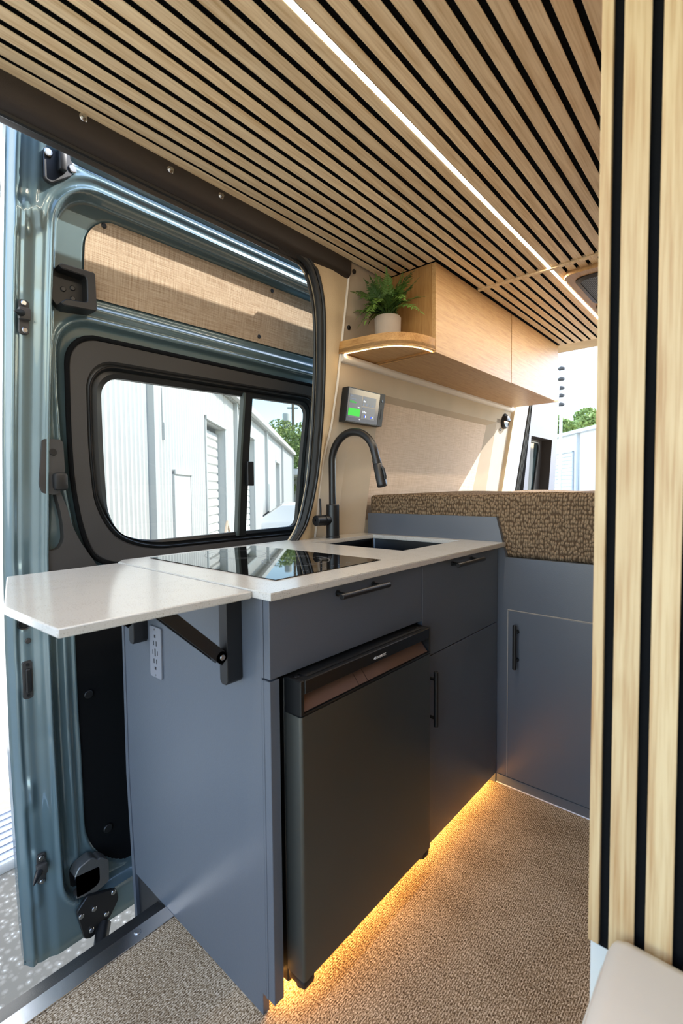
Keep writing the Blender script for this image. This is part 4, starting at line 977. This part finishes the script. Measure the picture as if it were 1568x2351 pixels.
# wall rail
m = MB(); m.prism([(wx(1.69) - .01, 1.700), (wx(1.69) + .018, 1.688), (wx(1.67) + .024, 1.674), (wx(1.66) + .014, 1.662), (wx(1.66) - .01, 1.660)], 1, 1.474, 3.235, .001); m.build('trim_8', M['white_trim'], None, kind='structure', label='pale rail on the wall under the oak cabinet')
# ================================================================== FERN
fe = thing('potted_fern', 'green fern in a round concrete pot on the curved shelf', 'plant', (-1.13, 1.575, ZU + .018))
PXC, PYC, PZ0 = -1.130, 1.575, ZU + .018
m = MB(); m.lathe_axis((PXC, PYC, PZ0), (PXC, PYC, PZ0 + .12), [(0, .044), (.004, .048), (.06, .051), (.110, .0525), (.115, .050), (.113, .046), (.095, .045)], 40); m.build('pot', M['concrete'], fe, angle=30)
m = MB(); m.cyl((PXC, PYC, PZ0 + .09), (PXC, PYC, PZ0 + .1), .044, 24); m.build('soil', M['soil'], fe)
rnd = random.Random(11)
base = Vector((PXC, PYC, PZ0 + .105))
def frond(tip, lift, mat, nl=13, wid=.026, droop=0.02):
    tip = Vector(tip); st = base + Vector((rnd.uniform(-.015, .015), rnd.uniform(-.015, .015), 0))
    ctl = st.lerp(tip, .45) + Vector((0, 0, lift)); N = 15; P = []
    for i in range(N + 1):
        t = i / N; P.append((1 - t) ** 2 * st + 2 * (1 - t) * t * ctl + t * t * tip)
    m = MB(); m.tube([p for p in P], [.0013 * (1 - .7 * i / N) for i in range(N + 1)], 5)
    upv = Vector((rnd.uniform(-.3, .3), rnd.uniform(-.5, .1), 1)).normalized()
    for i in range(nl):
        t = .22 + .76 * i / (nl - 1); k = t * N; a = int(min(k, N - 1)); p = P[a].lerp(P[a + 1], k - a); d = (P[a + 1] - P[a]).normalized()
        side = d.cross(upv).normalized(); nn = side.cross(d).normalized()
        L = wid * (math.sin(math.pi * min(1, (t * .85 + .12))) ** .8) * rnd.uniform(.8, 1.15)
        for sgn in (-1, 1):
            ax = (side * sgn + d * .75 + nn * rnd.uniform(-.25, .2)).normalized(); wv = ax.cross(nn).normalized() * L * .16
            vs = [p, p + ax * L * .3 + wv, p + ax * L * .62 + wv * .85 - nn * L * .04, p + ax * L - nn * L * .15, p + ax * L * .62 - wv * .7 - nn * L * .04, p + ax * L * .3 - wv]
            c = p + ax * L * .5 + nn * L * .05; vs.append(c)
            m.add(vs, [(0, 1, 6), (1, 2, 6), (2, 3, 6), (3, 4, 6), (4, 5, 6), (5, 0, 6)])
    e = P[-1]; d = (P[-1] - P[-2]).normalized(); s = d.cross(upv).normalized() * .004; m.add([e - d * .012, e + s - d * .0, e + d * .022, e - s], [(0, 1, 2, 3)])
    m.build('frond', mat, fe, recalc=False, angle=60)
T = [((-1.318, 1.52, 1.985), .05), ((-1.325, 1.52, 1.865), .06), ((-1.135, 1.58, 2.010), .02), ((-.998, 1.60, 1.950), .03), ((-.965, 1.56, 1.800), .09), ((-1.135, 1.44, 1.775), .13),
     ((-1.20, 1.56, 1.99), .02), ((-1.05, 1.57, 1.985), .02), ((-1.08, 1.50, 1.96), .03), ((-1.16, 1.48, 1.94), .04), ((-1.24, 1.50, 1.93), .05), ((-1.02, 1.53, 1.905), .06),
     ((-1.04, 1.48, 1.86), .08), ((-1.10, 1.45, 1.83), .10), ((-1.19, 1.46, 1.81), .11), ((-1.22, 1.54, 1.86), .07), ((-.985, 1.62, 1.88), .06), ((-1.24, 1.62, 1.95), .03), ((-1.12, 1.65, 1.98), .02),
     ((-1.00, 1.50, 1.84), .09), ((-1.24, 1.60, 1.84), .07), ((-1.17, 1.53, 1.96), .02), ((-1.11, 1.54, 1.98), .01), ((-1.07, 1.60, 1.94), .03), ((-1.15, 1.43, 1.86), .07), ((-1.03, 1.57, 1.86), .06), ((-1.22, 1.51, 1.80), .09)]
for _k in range(12):
    a_ = rnd.uniform(0, 6.28); q_ = rnd.uniform(.05, .12); T.append(((PXC + q_ * 1.1 * math.cos(a_), PYC - .02 + q_ * math.sin(a_) * .8, PZ0 + .14 + rnd.uniform(-.02, .13)), rnd.uniform(.03, .09)))
for i, (t_, l_) in enumerate(T): frond(t_, l_, M['leaf'] if i % 3 else M['leaf2'], nl=17 if i < 6 else 14, wid=.034 if i > 5 else .031)
# ================================================================== CONTROL DISPLAY
zc = 1.5
dp = thing('control_display', 'black touchscreen power monitor mounted on the beige wall', 'display', (wx(1.5), 1.64, 1.5))
def W3(y, z, off): return (wx(z) + off, y, z)
def wbox(m, y0, y1, z0, z1, o0, o1):
    vs = [W3(y, z, o) for o in (o0, o1) for (y, z) in ((y0, z0), (y1, z0), (y1, z1), (y0, z1))]
    return m.add(vs, [(0, 1, 2, 3), (7, 6, 5, 4), (0, 1, 5, 4), (1, 2, 6, 5), (2, 3, 7, 6), (3, 0, 4, 7)])
DY0, DY1, DZ0, DZ1, DO = 1.508, 1.758, 1.428, 1.566, .034
m = MB(); wbox(m, DY0, DY1, DZ0, DZ1, 0, DO); m.build('case', M['black_plastic'], dp, smooth=False)
m = MB(); wbox(m, DY1 - .033, DY1 + .001, DZ0 - .001, DZ1 + .001, .004, DO + .0015); m.build('side_grip', M['grey_trim'], dp, smooth=False)
m = MB(); wbox(m, DY0 + .003, DY1 - .036, DZ0 + .004, DZ1 - .004, DO, DO + .0012); sc = m.build('screen', M['screen'], dp, smooth=False)
def tile(y0, y1, z0, z1, mat, nm='tile', o=.0016):
    m = MB(); wbox(m, DY0 + y0, DY0 + y1, DZ0 + z0, DZ0 + z1, DO + .001, DO + o); return m.build(nm, mat, sc, smooth=False)
tile(.012, .094, .020, .112, M['screen_tile']); tile(.098, .190, .072, .112, M['screen_tile']); tile(.098, .190, .020, .068, M['screen_tile'])
tile(.012, .086, .026, .056, M['scr_green'], 'battery_bar', .0022)
def stx(s, y, z, size, mat): text('readout', s, size, mat, sc, W3(DY0 + y, DZ0 + z, DO + .0024), (0, 1, 0), (.16, 0, 1))
stx('01h03m', .015, .077, .0125, M['scr_green']); stx('Battery', .015, .103, .006, M['scr_grey']); stx('Remaining time', .015, .092, .006, M['scr_grey']); stx('54%', .068, .060, .0075, M['scr_white'])
stx('Power', .102, .103, .006, M['scr_grey']); stx('0w', .102, .088, .0135, M['scr_white']); stx('Output', .102, .060, .006, M['scr_grey']); stx('210w', .100, .043, .0135, M['scr_white'])
for i in range(4): tile(.104 + i * .021, .108 + i * .021, .074, .083, M['scr_grey'], 'indicator', .0022)
for y in (.118, .164):
    m = MB(); wbox(m, DY0 + y, DY0 + y + .006, DZ0 + .026, DZ0 + .034, DO + .001, DO + .0024); m.build('switch_icon', M['scr_blue'], sc, smooth=False)
    m = MB(); wbox(m, DY0 + y + .006, DY0 + y + .012, DZ0 + .026, DZ0 + .034, DO + .001, DO + .0025); m.build('switch_icon', M['scr_white'], sc, smooth=False)
tile(.086, .094, .013, .0145, M['scr_white'], 'home_bar', .0022)
m = MB(); q0 = Vector(W3(DY1 - .016, DZ0 + .108, DO)); m.cyl(q0, q0 + Vector((.003, 0, 0)), .006, 16); m.build('button', M['black_metal'], dp)
m = MB(); wbox(m, DY1 - .021, DY1 - .015, DZ0 + .03, DZ0 + .075, DO, DO + .002); m.build('emblem', M['slot'], dp)
m = MB(); wbox(m, DY0 + .05, DY0 + .062, DZ1, DZ1 + .004, .014, .022); wbox(m, DY0 + .026, DY0 + .036, DZ1, DZ1 + .003, .014, .022); m.build('top_button', M['black_metal'], dp, smooth=False)
# wall light
wlgt = thing('wall_light', 'round black eyelid wall light near the rear doors', 'light', (wx(1.594), 3.15, 1.594))
c0 = Vector((wx(1.594) - .004, 3.15, 1.594))
m = MB(); m.lathe_axis(c0, c0 + Vector((.03, 0, 0)), [(0, .052), (.010, .052), (.016, .047), (.020, .043), (.016, .040)], 32); m.build('ring', M['black_metal'], wlgt, angle=30)
m = MB(); vs = []; fs = []
for i in range(9):
    th = math.pi / 2 * i / 8
    for k in range(17):
        a = math.pi * k / 16; vs.append((c0.x + .016 + .026 * math.cos(th), c0.y + .04 * math.sin(th) * math.cos(a), c0.z + .04 * math.sin(th) * math.sin(a) - .002))
for i in range(8):
    for k in range(16): fs.append((17 * i + k, 17 * i + k + 1, 17 * i + 18 + k, 17 * i + 17 + k))
m.add(vs, fs); m.build('eyelid', M['black_metal'], wlgt, recalc=False)
m = MB(); m.lathe_axis(c0 + Vector((.012, 0, 0)), c0 + Vector((.016, 0, 0)), [(0, .04), (.004, .04)], 24); m.build('back_plate', M['black_metal'], wlgt)
m = MB(); m.box(c0.x + .017, c0.x + .020, c0.y - .030, c0.y + .030, c0.z - .010, c0.z - .004); m.build('lens', emis('lens_warm', (255, 200, 140), 3), wlgt)

# ================================================================== PARTITION (right foreground)
YP = .738
pt = struct('wall_partition', 'vertical slatted oak partition at the right')
B('backing', M['felt'], pt, -.176, .40, YP + .0085, YP + .022, .478, CEIL - .002)
me = None
for k in range(0, 14):
    x1 = -.117 - .0011 + (k - 1) * PITCH; x0 = x1 - SW
    if k == 0: x0 = -.1760
    if x0 > .39: break
    if k == 0:
        B('slat', M['oak_wall'], pt, x0, x1, YP, YP + .0085, .4846, CEIL - .001, .0009)
    else:
        if me is None:
            mb = MB().box(-SW / 2, SW / 2, 0, .0085, 0, CEIL - .4956, .0009); me = bpy.data.meshes.new('slat'); me.from_pydata(mb.v, [], mb.f); me.materials.append(M['oak_wall']); me.materials.append(M['felt']); me.update(); face_slots(me, 1, -1)
        o = bpy.data.objects.new('slat', me); C.objects.link(o); o.parent = pt; o.location = ((x0 + x1) / 2, YP, .4846)
B('side_board', M['oak_panel'], pt, -.176, -.162, YP + .022, 1.50, .03, CEIL - .002)
B('rear_board', M['white_panel'], pt, -.162, .40, 1.48, 1.50, .03, CEIL - .002)
B('lower_panel', M['white_panel'], pt, -.1745, .40, YP + .009, YP + .024, 0, .478, .001)
# bench and cushion
bn = thing('bench', 'white bench box below the slatted partition', 'bench', (.1, .5, 0))
B('front_board', M['white_panel'], bn, -.158, -.142, -.40, YP + .006, 0, .440, .001)
B('top_board', M['white_panel'], bn, -.158, .39, -.40, YP + .004, .440, .455, .001)
cu = MB(); cu.box(-.145, .38, -.40, YP - .004, .456, .528, .022)
cu.build('bench_cushion', M['cushion'], None, angle=80, label='cream vinyl bench cushion at the bottom right corner', cat='cushion')

# ================================================================== REAR DOOR
rd = struct('door_2', 'open rear van door with pale grey panel and cut-out window')
def rquad(pts, off, m): n = len(pts); return m.add([(wx(z) + off, y, z) for (y, z) in pts], [tuple(range(n))])
ro = [(3.665, .2), (4.46, .2), (4.46, 1.0), (4.10, 1.98), (3.61, 1.98)]
def yl(z): return 3.70 + (1.117 - z) * .165
def yr(z): return 4.445 - (z - 1.107) * .395
zt_, zb_ = 1.54, .98
m = MB()
def band(z0, z1, ya0, yb0, ya1, yb1): m.add([(wx(z0), ya0, z0), (wx(z0), yb0, z0), (wx(z1), yb1, z1), (wx(z1), ya1, z1)], [(0, 1, 2, 3)])
wl_ = lambda z: 3.79 - (z - 1.117) * .27; wr_ = lambda z: 4.284 - (z - 1.112) * .31
band(zt_, 2.0, yl(zt_), yr(zt_), yl(2.0), yr(2.0)); band(.2, zb_, yl(.2), 4.45, yl(zb_), yr(zb_))
band(zb_, zt_, yl(zb_), wl_(zb_), yl(zt_), wl_(zt_)); band(zb_, zt_, wr_(zb_), yr(zb_), wr_(zt_), yr(zt_))
m.build('inner_panel', M['rear_paint'], rd, smooth=False, recalc=False)
m = MB(); n2 = [(wx(z) - .09, y, z) for (y, z) in ((yl(.2), .2), (4.45, .2), (yr(1.1), 1.1), (yr(2.0), 2.0), (yl(2.0), 2.0))]; m.add(n2, [(0, 1, 2, 3, 4)]); m.build('outer_panel', M['white_paint'], rd, smooth=False)
m = MB()
for f_, (za, zb) in ((wl_, (zb_, zt_)), (wr_, (zb_, zt_))):
    m.add([(wx(za), f_(za), za), (wx(zb), f_(zb), zb), (wx(zb) - .085, f_(zb) , zb), (wx(za) - .085, f_(za), za)], [(0, 1, 2, 3)])
m.add([(wx(zt_), wl_(zt_), zt_), (wx(zt_), wr_(zt_), zt_), (wx(zt_) - .085, wr_(zt_), zt_), (wx(zt_) - .085, wl_(zt_), zt_)], [(0, 1, 2, 3)])
m.add([(wx(z) - .082, y, z) for (y, z) in ((3.70, .96), (4.36, .96), (4.20, 1.56), (3.62, 1.56))], [(0, 1, 2, 3)]); m.build('window_reveal', M['header'], rd, smooth=False)
m = MB(); wp = roundpoly([(3.82, .99), (4.12, .99), (4.06, 1.515), (3.70, 1.515)], .05, 5)
m.add([(wx(z) - .075, y, z) for (y, z) in wp], [tuple(range(len(wp)))]); wn = m.build('window_glass', M['dark_glass'], rd, smooth=False)
m = MB(); m.tube([(wx(z) - .07, y, z) for (y, z) in wp], .009, 8, closed=True); m.build('window_gasket', M['rubber'], wn)
m = MB(); m.add([(wx(z) - .068, y, z) for (y, z) in ((3.80, 1.0), (3.86, 1.0), (3.79, 1.50), (3.73, 1.50))], [(0, 1, 2, 3)]); m.build('blind_strip', M['black_plastic'], wn, smooth=False)
m = MB(); m.box(wx(1.25) - .06, wx(1.25) - .05, 3.86, 3.875, 1.19, 1.30, .002); m.build('latch', M['white_trim'], wn)

# ================================================================== OUTSIDE: long white metal building
DV = Vector((-.6755, .7373, 0)); NV = Vector((.7373, .6755, 0)); P0 = Vector((-3.3638, .732, 0))
bd = thing('metal_building', 'long white corrugated metal building outside the sliding door', 'building', (-3.36, .73, -.65))
def W(s, z, off=0): v = P0 + DV * s + NV * off; return (v.x, v.y, z)
def bbox(m, s0, s1, z0, z1, o0, o1):
    vs = [W(s, z, o) for o in (o0, o1) for (s, z) in ((s0, z0), (s1, z0), (s1, z1), (s0, z1))]
    return m.add(vs, [(0, 1, 2, 3), (7, 6, 5, 4), (0, 1, 5, 4), (1, 2, 6, 5), (2, 3, 7, 6), (3, 0, 4, 7)])
EA = 2.96
openings = [(4.86, 6.20, 2.28), (7.45, 9.6, 2.45), (14.4, 15.6, 2.15)]
rp = .105
prof = [(0, 0), (.35, 0), (.5, .022), (.75, .022), (.9, 0), (1, 0)]
def corr(s0, s1, z0, z1, nm='siding'):
    m = MB(); vs = []; n = int((s1 - s0) / rp); cols = []
    for i in range(n):
        for (a, b) in prof[:-1]: cols.append((s0 + (i + a) * rp, b))
    cols.append((s1, 0))
    for (s, o) in cols: vs += [W(s, z0, o), W(s, z1, o)]
    m.add(vs, [(2 * i, 2 * i + 2, 2 * i + 3, 2 * i + 1) for i in range(len(cols) - 1)]); return m.build(nm, M['white_metal'], bd, smooth=False, recalc=False)
corr(-2.5, 2.45, -.65, EA); corr(2.45, 4.86, -.65, EA); corr(4.86, 6.20, 2.28, EA); corr(6.20, 7.45, -.65, EA); corr(7.45, 9.6, 2.45, EA); corr(9.6, 14.4, -.65, EA); corr(14.4, 15.6, 2.15, EA); corr(15.6, 21.7, -.65, EA)
for (a, b, h) in openings:
    m = MB(); bbox(m, a - .06, a, -.65, h + .06, -.02, .03); bbox(m, b, b + .06, -.65, h + .06, -.02, .03); bbox(m, a - .06, b + .06, h, h + .06, -.02, .05); bbox(m, b - .01, b, -.65, h, -.15, 0); bbox(m, a, a + .01, -.65, h, -.15, 0); bbox(m, a, b, h - .01, h, -.15, 0)
    fo = m.build('garage_frame', M['grey_metal'], bd, smooth=False)
    nz_ = int((h + .65) / .15)
    for i in range(nz_):
        z = -.65 + i * .15; m = MB(); vs = [W(a, z, -.14), W(b, z, -.14), W(b, z + .03, -.112), W(a, z + .03, -.112), W(b, z + .12, -.112), W(a, z + .12, -.112), W(b, z + .15, -.14), W(a, z + .15, -.14)]
        m.add(vs, [(0, 1, 2, 3), (3, 2, 4, 5), (5, 4, 6, 7)]); m.build('door_slat', M['white_metal'], fo, smooth=False, recalc=False)
m = MB(); bbox(m, 3.22, 3.25, -.65, 1.40, 0, .035); bbox(m, 3.93, 3.96, -.65, 1.40, 0, .035); bbox(m, 3.22, 3.96, 1.36, 1.42, 0, .05); ed = m.build('entry_door_frame', M['grey_metal'], bd, smooth=False)
m = MB(); bbox(m, 3.25, 3.93, -.65, 1.36, .0, .026); m.build('entry_door', M['white_metal'], ed, smooth=False)
m = MB(); bbox(m, 3.84, 3.87, .28, .42, .026, .06); m.build('door_lever', M['grey_metal'], ed, smooth=False)
m = MB(); bbox(m, 12.3, 13.0, -.65, 1.35, .02, .05); m.build('entry_door', M['grey_metal'], bd, smooth=False)
for s in (2.45, 7.08, 11.7, 16.4, 21.6):
    m = MB(); bbox(m, s - .045, s + .045, -.6, EA, .02, .10); m.build('downpipe', M['grey_metal'], bd, smooth=False)
m = MB(); bbox(m, -2.5, 21.8, EA - .02, EA + .12, -.05, .20); gt = m.build('gutter', M['white_metal'], bd, smooth=False)
m = MB()
for i in range(230): s = -2.4 + i * .105; bbox(m, s, s + .05, EA - .05, EA - .02, .02, .09)
m.build('eave_closure', M['grey_metal'], bd, smooth=False, kind='stuff')
m = MB(); m.add([W(-2.5, EA + .1, 0), W(21.8, EA + .1, 0), W(21.8, EA + 1.2, -8), W(-2.5, EA + 1.2, -8)], [(0, 1, 2, 3)]); m.add([W(21.75, -.65, 0), W(21.75, -.65, -16), W(21.75, EA + .1, -16), W(21.75, EA + 1.2, -8), W(21.75, EA + .1, 0)], [(0, 1, 2, 3, 4)])
m.build('roof', M['white_metal2'], bd, smooth=False)
m = MB(); bbox(m, 2.86, 2.90, 1.75, 1.95, .0, .05); bbox(m, 2.865, 2.885, 1.95, 2.35, .01, .03); m.build('wall_lamp', M['grey_metal'], bd, smooth=False)
# porch beyond the end of the long building
po = thing('porch', 'low flat-roofed porch at the far end of the long white building', 'building', tuple(W(24, -.65, 1)))
m = MB(); bbox(m, 21.9, 27, .0 + 1.95, 2.25, -3, 1.6); m.build('roof', M['white_metal2'], po, smooth=False)
m = MB(); bbox(m, 26.5, 27, -.65, 1.95, -3, .6); m.build('wall', M['grey_metal'], po, smooth=False)
m = MB(); bbox(m, 22.0, 22.15, -.65, 1.95, 1.4, 1.55); m.build('post', M['white_metal2'], po, smooth=False)
# frame lying against the wall (scrap rack)
rk = MB(); rk.tube([W(3.45, .02, .5), W(4.75, .66, .35)], .022, 6); rk.tube([W(3.9, -.65, .6), W(3.8, .20, .5)], .015, 6); rk.tube([W(4.5, -.65, .7), W(4.35, .48, .4)], .015, 6); rk.tube([W(4.95, -.65, .6), W(4.72, .66, .35)], .018, 6)
rk.build('metal_rack', plain('rust_steel', (190, 170, 150), .8), None, label='thin rusty frame standing before the corrugated wall', cat='rack')
# ribbed aluminium ramp
rm = thing('loading_ramp', 'ribbed aluminium ramp lying on the asphalt by the open door', 'ramp', (-2.9, .3, -.65))
m = MB(); m.box(-3.10, -2.645, -1.2, 1.0, -.65, -.602, .004); m.build('deck', M['alu_dull'], rm)
m = MB()
for i in range(8): x = -3.07 + i * .056; m.box(x, x + .010, -1.2, 1.0, -.603, -.596)
m.build('ribs', M['alu'], rm, smooth=False)
# utility pole + transformer + wires, trees, lawn, car seen through the window
def pol(yaw, dist, z): a = math.radians(yaw); return Vector((-math.sin(a) * dist, math.cos(a) * dist, z))
up_ = thing('utility_pole', 'tall wooden utility pole with transformer beyond the long building', 'pole', tuple(pol(47.0, 34, -.65)))
p = pol(46.9, 34, 0); m = MB(); m.cyl((p.x, p.y, -.65), (p.x, p.y, 7.4), .14, 12, r1=.10); m.build('shaft', M['bark'], up_)
q = pol(47.7, 33.8, 0); m = MB(); m.cyl((q.x, q.y, 4.9), (q.x, q.y, 6.5), .26, 16, bev=.05); m.build('transformer', M['grey_metal'], up_)
m = MB(); a, b = pol(46.3, 34, 6.9), pol(47.6, 34, 6.9); m.tube([a, b], .05, 6); m.build('cross_arm', M['bark'], up_)
m = MB()
for dz in (0, .5, 1.0):
    a, b = pol(30, 60, 6.2 + dz), pol(70, 40, 6.2 + dz); pts = [a.lerp(b, t) - Vector((0, 0, 1.2 * math.sin(math.pi * t))) for t in np.linspace(0, 1, 16)]
    m.tube(pts, .015, 4)
m.build('wires', M['power_wire'], up_)
def tree(name, label, ctr, rad, hgt, n, seed, cat='tree', group=None, trunk=True, mat=None):
    r = random.Random(seed); t = thing(name, label, cat, (ctr[0], ctr[1], -.65), group)
    if trunk:
        m = MB(); m.tube([(ctr[0], ctr[1], -.65), (ctr[0] + .1, ctr[1], ctr[2] - hgt * .3), (ctr[0], ctr[1] + .1, ctr[2])], [.22, .16, .08], 8)
        for k in range(5):
            a = r.uniform(0, 6.28); m.tube([(ctr[0], ctr[1], ctr[2] - hgt * .3), (ctr[0] + rad * .5 * math.cos(a), ctr[1] + rad * .5 * math.sin(a), ctr[2] + hgt * .2)], [.09, .03], 6)
        m.build('trunk', M['bark'], t)
    blobs = [(ctr[0] + r.gauss(0, rad * .42), ctr[1] + r.gauss(0, rad * .42), ctr[2] + r.gauss(0, hgt * .30), r.uniform(.25, .5) * rad) for _ in range(16)]
    m = MB()
    for i in range(n):
        b = blobs[i % 16]; th = r.uniform(0, 6.28); ph = math.acos(r.uniform(-1, 1)); rr = b[3] * r.uniform(.7, 1.05)
        c = Vector((b[0] + rr * math.sin(ph) * math.cos(th), b[1] + rr * math.sin(ph) * math.sin(th), b[2] + rr * math.cos(ph) * .8))
        s = r.uniform(.06, .13) * (rad / 2.2) ** .5; u = Vector((r.gauss(0, 1), r.gauss(0, 1), r.gauss(0, 1))).normalized(); v = u.cross(Vector((r.gauss(0, 1), r.gauss(0, 1), r.gauss(0, 1)))).normalized()
        m.add([c - u * s, c + v * s * .6, c + u * s, c - v * s * .6], [(0, 1, 2, 3)])
    m.build('foliage', mat or M['tree'], t, smooth=False, recalc=False, kind='stuff')
c = pol(45.6, 30, 3.4); tree('tree', 'leafy green tree behind the utility pole seen through the door window', c, 2.4, 3.2, 9000, 3)
c = pol(48.4, 33, 4.0); tree('tree', 'thinner tree left of the utility pole above the white roofline', c, 1.5, 2.2, 4000, 5)
for i, (yw, zz_, dd2) in enumerate([(17.4, 3.95, 28), (15.3, 4.5, 33), (13.2, 5.3, 38)]):
    c = pol(yw, dd2, zz_ - .6); tree('tree', ['bushy sunlit tree beside the open rear door panel', 'bushy sunlit tree above the roller door of the rear building', 'bushy sunlit tree nearest the slatted partition edge'][i], c, 2.2, 2.2, 22000, 20 + i, group='trees above the rear building')
c = pol(46, 40, 0)
lw = MB(); lw.box(c.x - 16, c.x + 14, c.y - 6, c.y + 25, -.66, -.60); lw.build('ground_lawn', M['grass'], None, smooth=False, kind='structure', label='green lawn beyond the building')
# car
cc_ = pol(46.2, 14.5, 0); car = thing('car', 'white parked car glimpsed through the small window pane', 'car', (cc_.x, cc_.y, -.65))
cd = Vector((.70, .714, 0)).normalized(); cs = Vector((-cd.y, cd.x, 0))
body = [(-2.3, .25), (-2.3, .62), (-2.15, .78), (-1.2, .95), (-.5, 1.42), (1.1, 1.45), (1.9, 1.0), (2.3, .95), (2.35, .3)]
m = MB(); nst = 7; prof_s = [(-.88, .75), (-.86, .92), (-.6, 1.0), (0, 1.02), (.6, 1.0), (.86, .92), (.88, .75)]
vs = []; nb = len(body)
for (sx, sc_) in prof_s:
    for (a, h) in body:
        hh = h if h < .7 else .7 + (h - .7) * sc_; wv = sx * (1 if h < 1.1 else .82); v = Vector((cc_.x, cc_.y, -.65)) + cd * a + cs * wv; vs.append((v.x, v.y, v.z + hh))
fs = [tuple(range(nb)), tuple(range((nst - 1) * nb, nst * nb))]
for i in range(nst - 1):
    for k in range(nb): fs.append((i * nb + k, i * nb + (k + 1) % nb, (i + 1) * nb + (k + 1) % nb, (i + 1) * nb + k))
m.add(vs, fs); m.build('body', M['white_paint'], car, angle=40)
m = MB()
for sx in (-.7, .7):
    a = Vector((cc_.x, cc_.y, -.65)) + cs * sx + cd * -1.08; b = Vector((cc_.x, cc_.y, -.65)) + cs * sx + cd * -.52
    vs.append(None)
a0 = Vector((cc_.x, cc_.y, -.65)); q = [a0 + cs * -.66 + cd * -1.16 + Vector((0, 0, 1.02)), a0 + cs * .66 + cd * -1.16 + Vector((0, 0, 1.02)), a0 + cs * .58 + cd * -.54 + Vector((0, 0, 1.45)), a0 + cs * -.58 + cd * -.54 + Vector((0, 0, 1.45))]
m.add([tuple(v) for v in q], [(0, 1, 2, 3)]); m.build('windshield', M['dark_glass'], car, smooth=False)
for sx in (-.80, .80):
    for a in (-1.5, 1.4):
        p = a0 + cs * sx + cd * a + Vector((0, 0, .33)); m = MB(); m.cyl(p - cs * .1, p + cs * .1, .33, 24, bev=.02); m.build('wheel', M['rubber'], car)
# rear white building
rb = thing('rear_building', 'white metal building with roller door seen through the rear opening', 'building', tuple(pol(15, 22, -.65)))
e1, e2 = pol(17.14, 23.3, 0), pol(13.51, 20.5, 0); u2 = (e2 - e1).normalized(); n2_ = Vector((-u2.y, u2.x, 0))
if n2_.dot(e1) > 0: n2_ = -n2_
def V2(s, z, off=0): v = e1 + u2 * s + n2_ * off; return (v.x, v.y, z)
def b2(m, s0, s1, z0, z1, o0, o1):
    vs = [V2(s, z, o) for o in (o0, o1) for (s, z) in ((s0, z0), (s1, z0), (s1, z1), (s0, z1))]
    return m.add(vs, [(0, 1, 2, 3), (7, 6, 5, 4), (0, 1, 5, 4), (1, 2, 6, 5), (2, 3, 7, 6), (3, 0, 4, 7)])
H2 = 3.32
m = MB(); n = 170; vs = []
for i in range(n + 1): vs += [V2(-9 + i * .12, -.65, .03 * (i % 2)), V2(-9 + i * .12, H2, .03 * (i % 2))]
m.add(vs, [(2 * i, 2 * i + 2, 2 * i + 3, 2 * i + 1) for i in range(n)]); m.build('siding', M['white_metal'], rb, smooth=False, recalc=False)
m = MB(); b2(m, -9.2, 11.6, H2, H2 + .12, -.1, .25); m.build('gutter', M['white_metal2'], rb, smooth=False)
m = MB(); b2(m, 1.92, 2.02, -.65, H2, .03, .12); m.build('downpipe', M['grey_metal'], rb, smooth=False)
m = MB(); b2(m, -3.2, 1.62, 2.60, 2.66, .03, .09); b2(m, 1.56, 1.62, -.65, 2.66, .03, .09); gf = m.build('garage_frame', M['grey_metal'], rb, smooth=False)
for i in range(21):
    z = -.65 + i * .155; m = MB(); b2(m, -3.2, 1.56, z, z + .125, .03, .055); m.build('door_slat', M['white_metal'], gf, smooth=False)
m = MB(); b2(m, 3.45, 3.5, -.65, 1.45, .03, .08); b2(m, 3.45, 4.4, 1.40, 1.45, .03, .08); m.build('entry_frame', M['grey_metal'], rb, smooth=False)
# insulator pole at rear
ip = thing('insulator_pole', 'slim pale pole with hanging insulators beside the oak cabinet end', 'pole', tuple(pol(16.75, 18, -.65)))
p = pol(16.75, 18, 0); m = MB(); m.cyl((p.x, p.y, -.65), (p.x, p.y, 5.4), .05, 8); m.build('shaft', M['white_metal2'], ip)
for z in (4.75, 4.45, 4.2, 3.9, 5.1):
    m = MB(); m.lathe_axis((p.x, p.y, z), (p.x, p.y, z + .14), [(0, .06), (.04, .12), (.10, .12), (.14, .05)], 12); m.build('insulator', M['grey_trim'], ip)
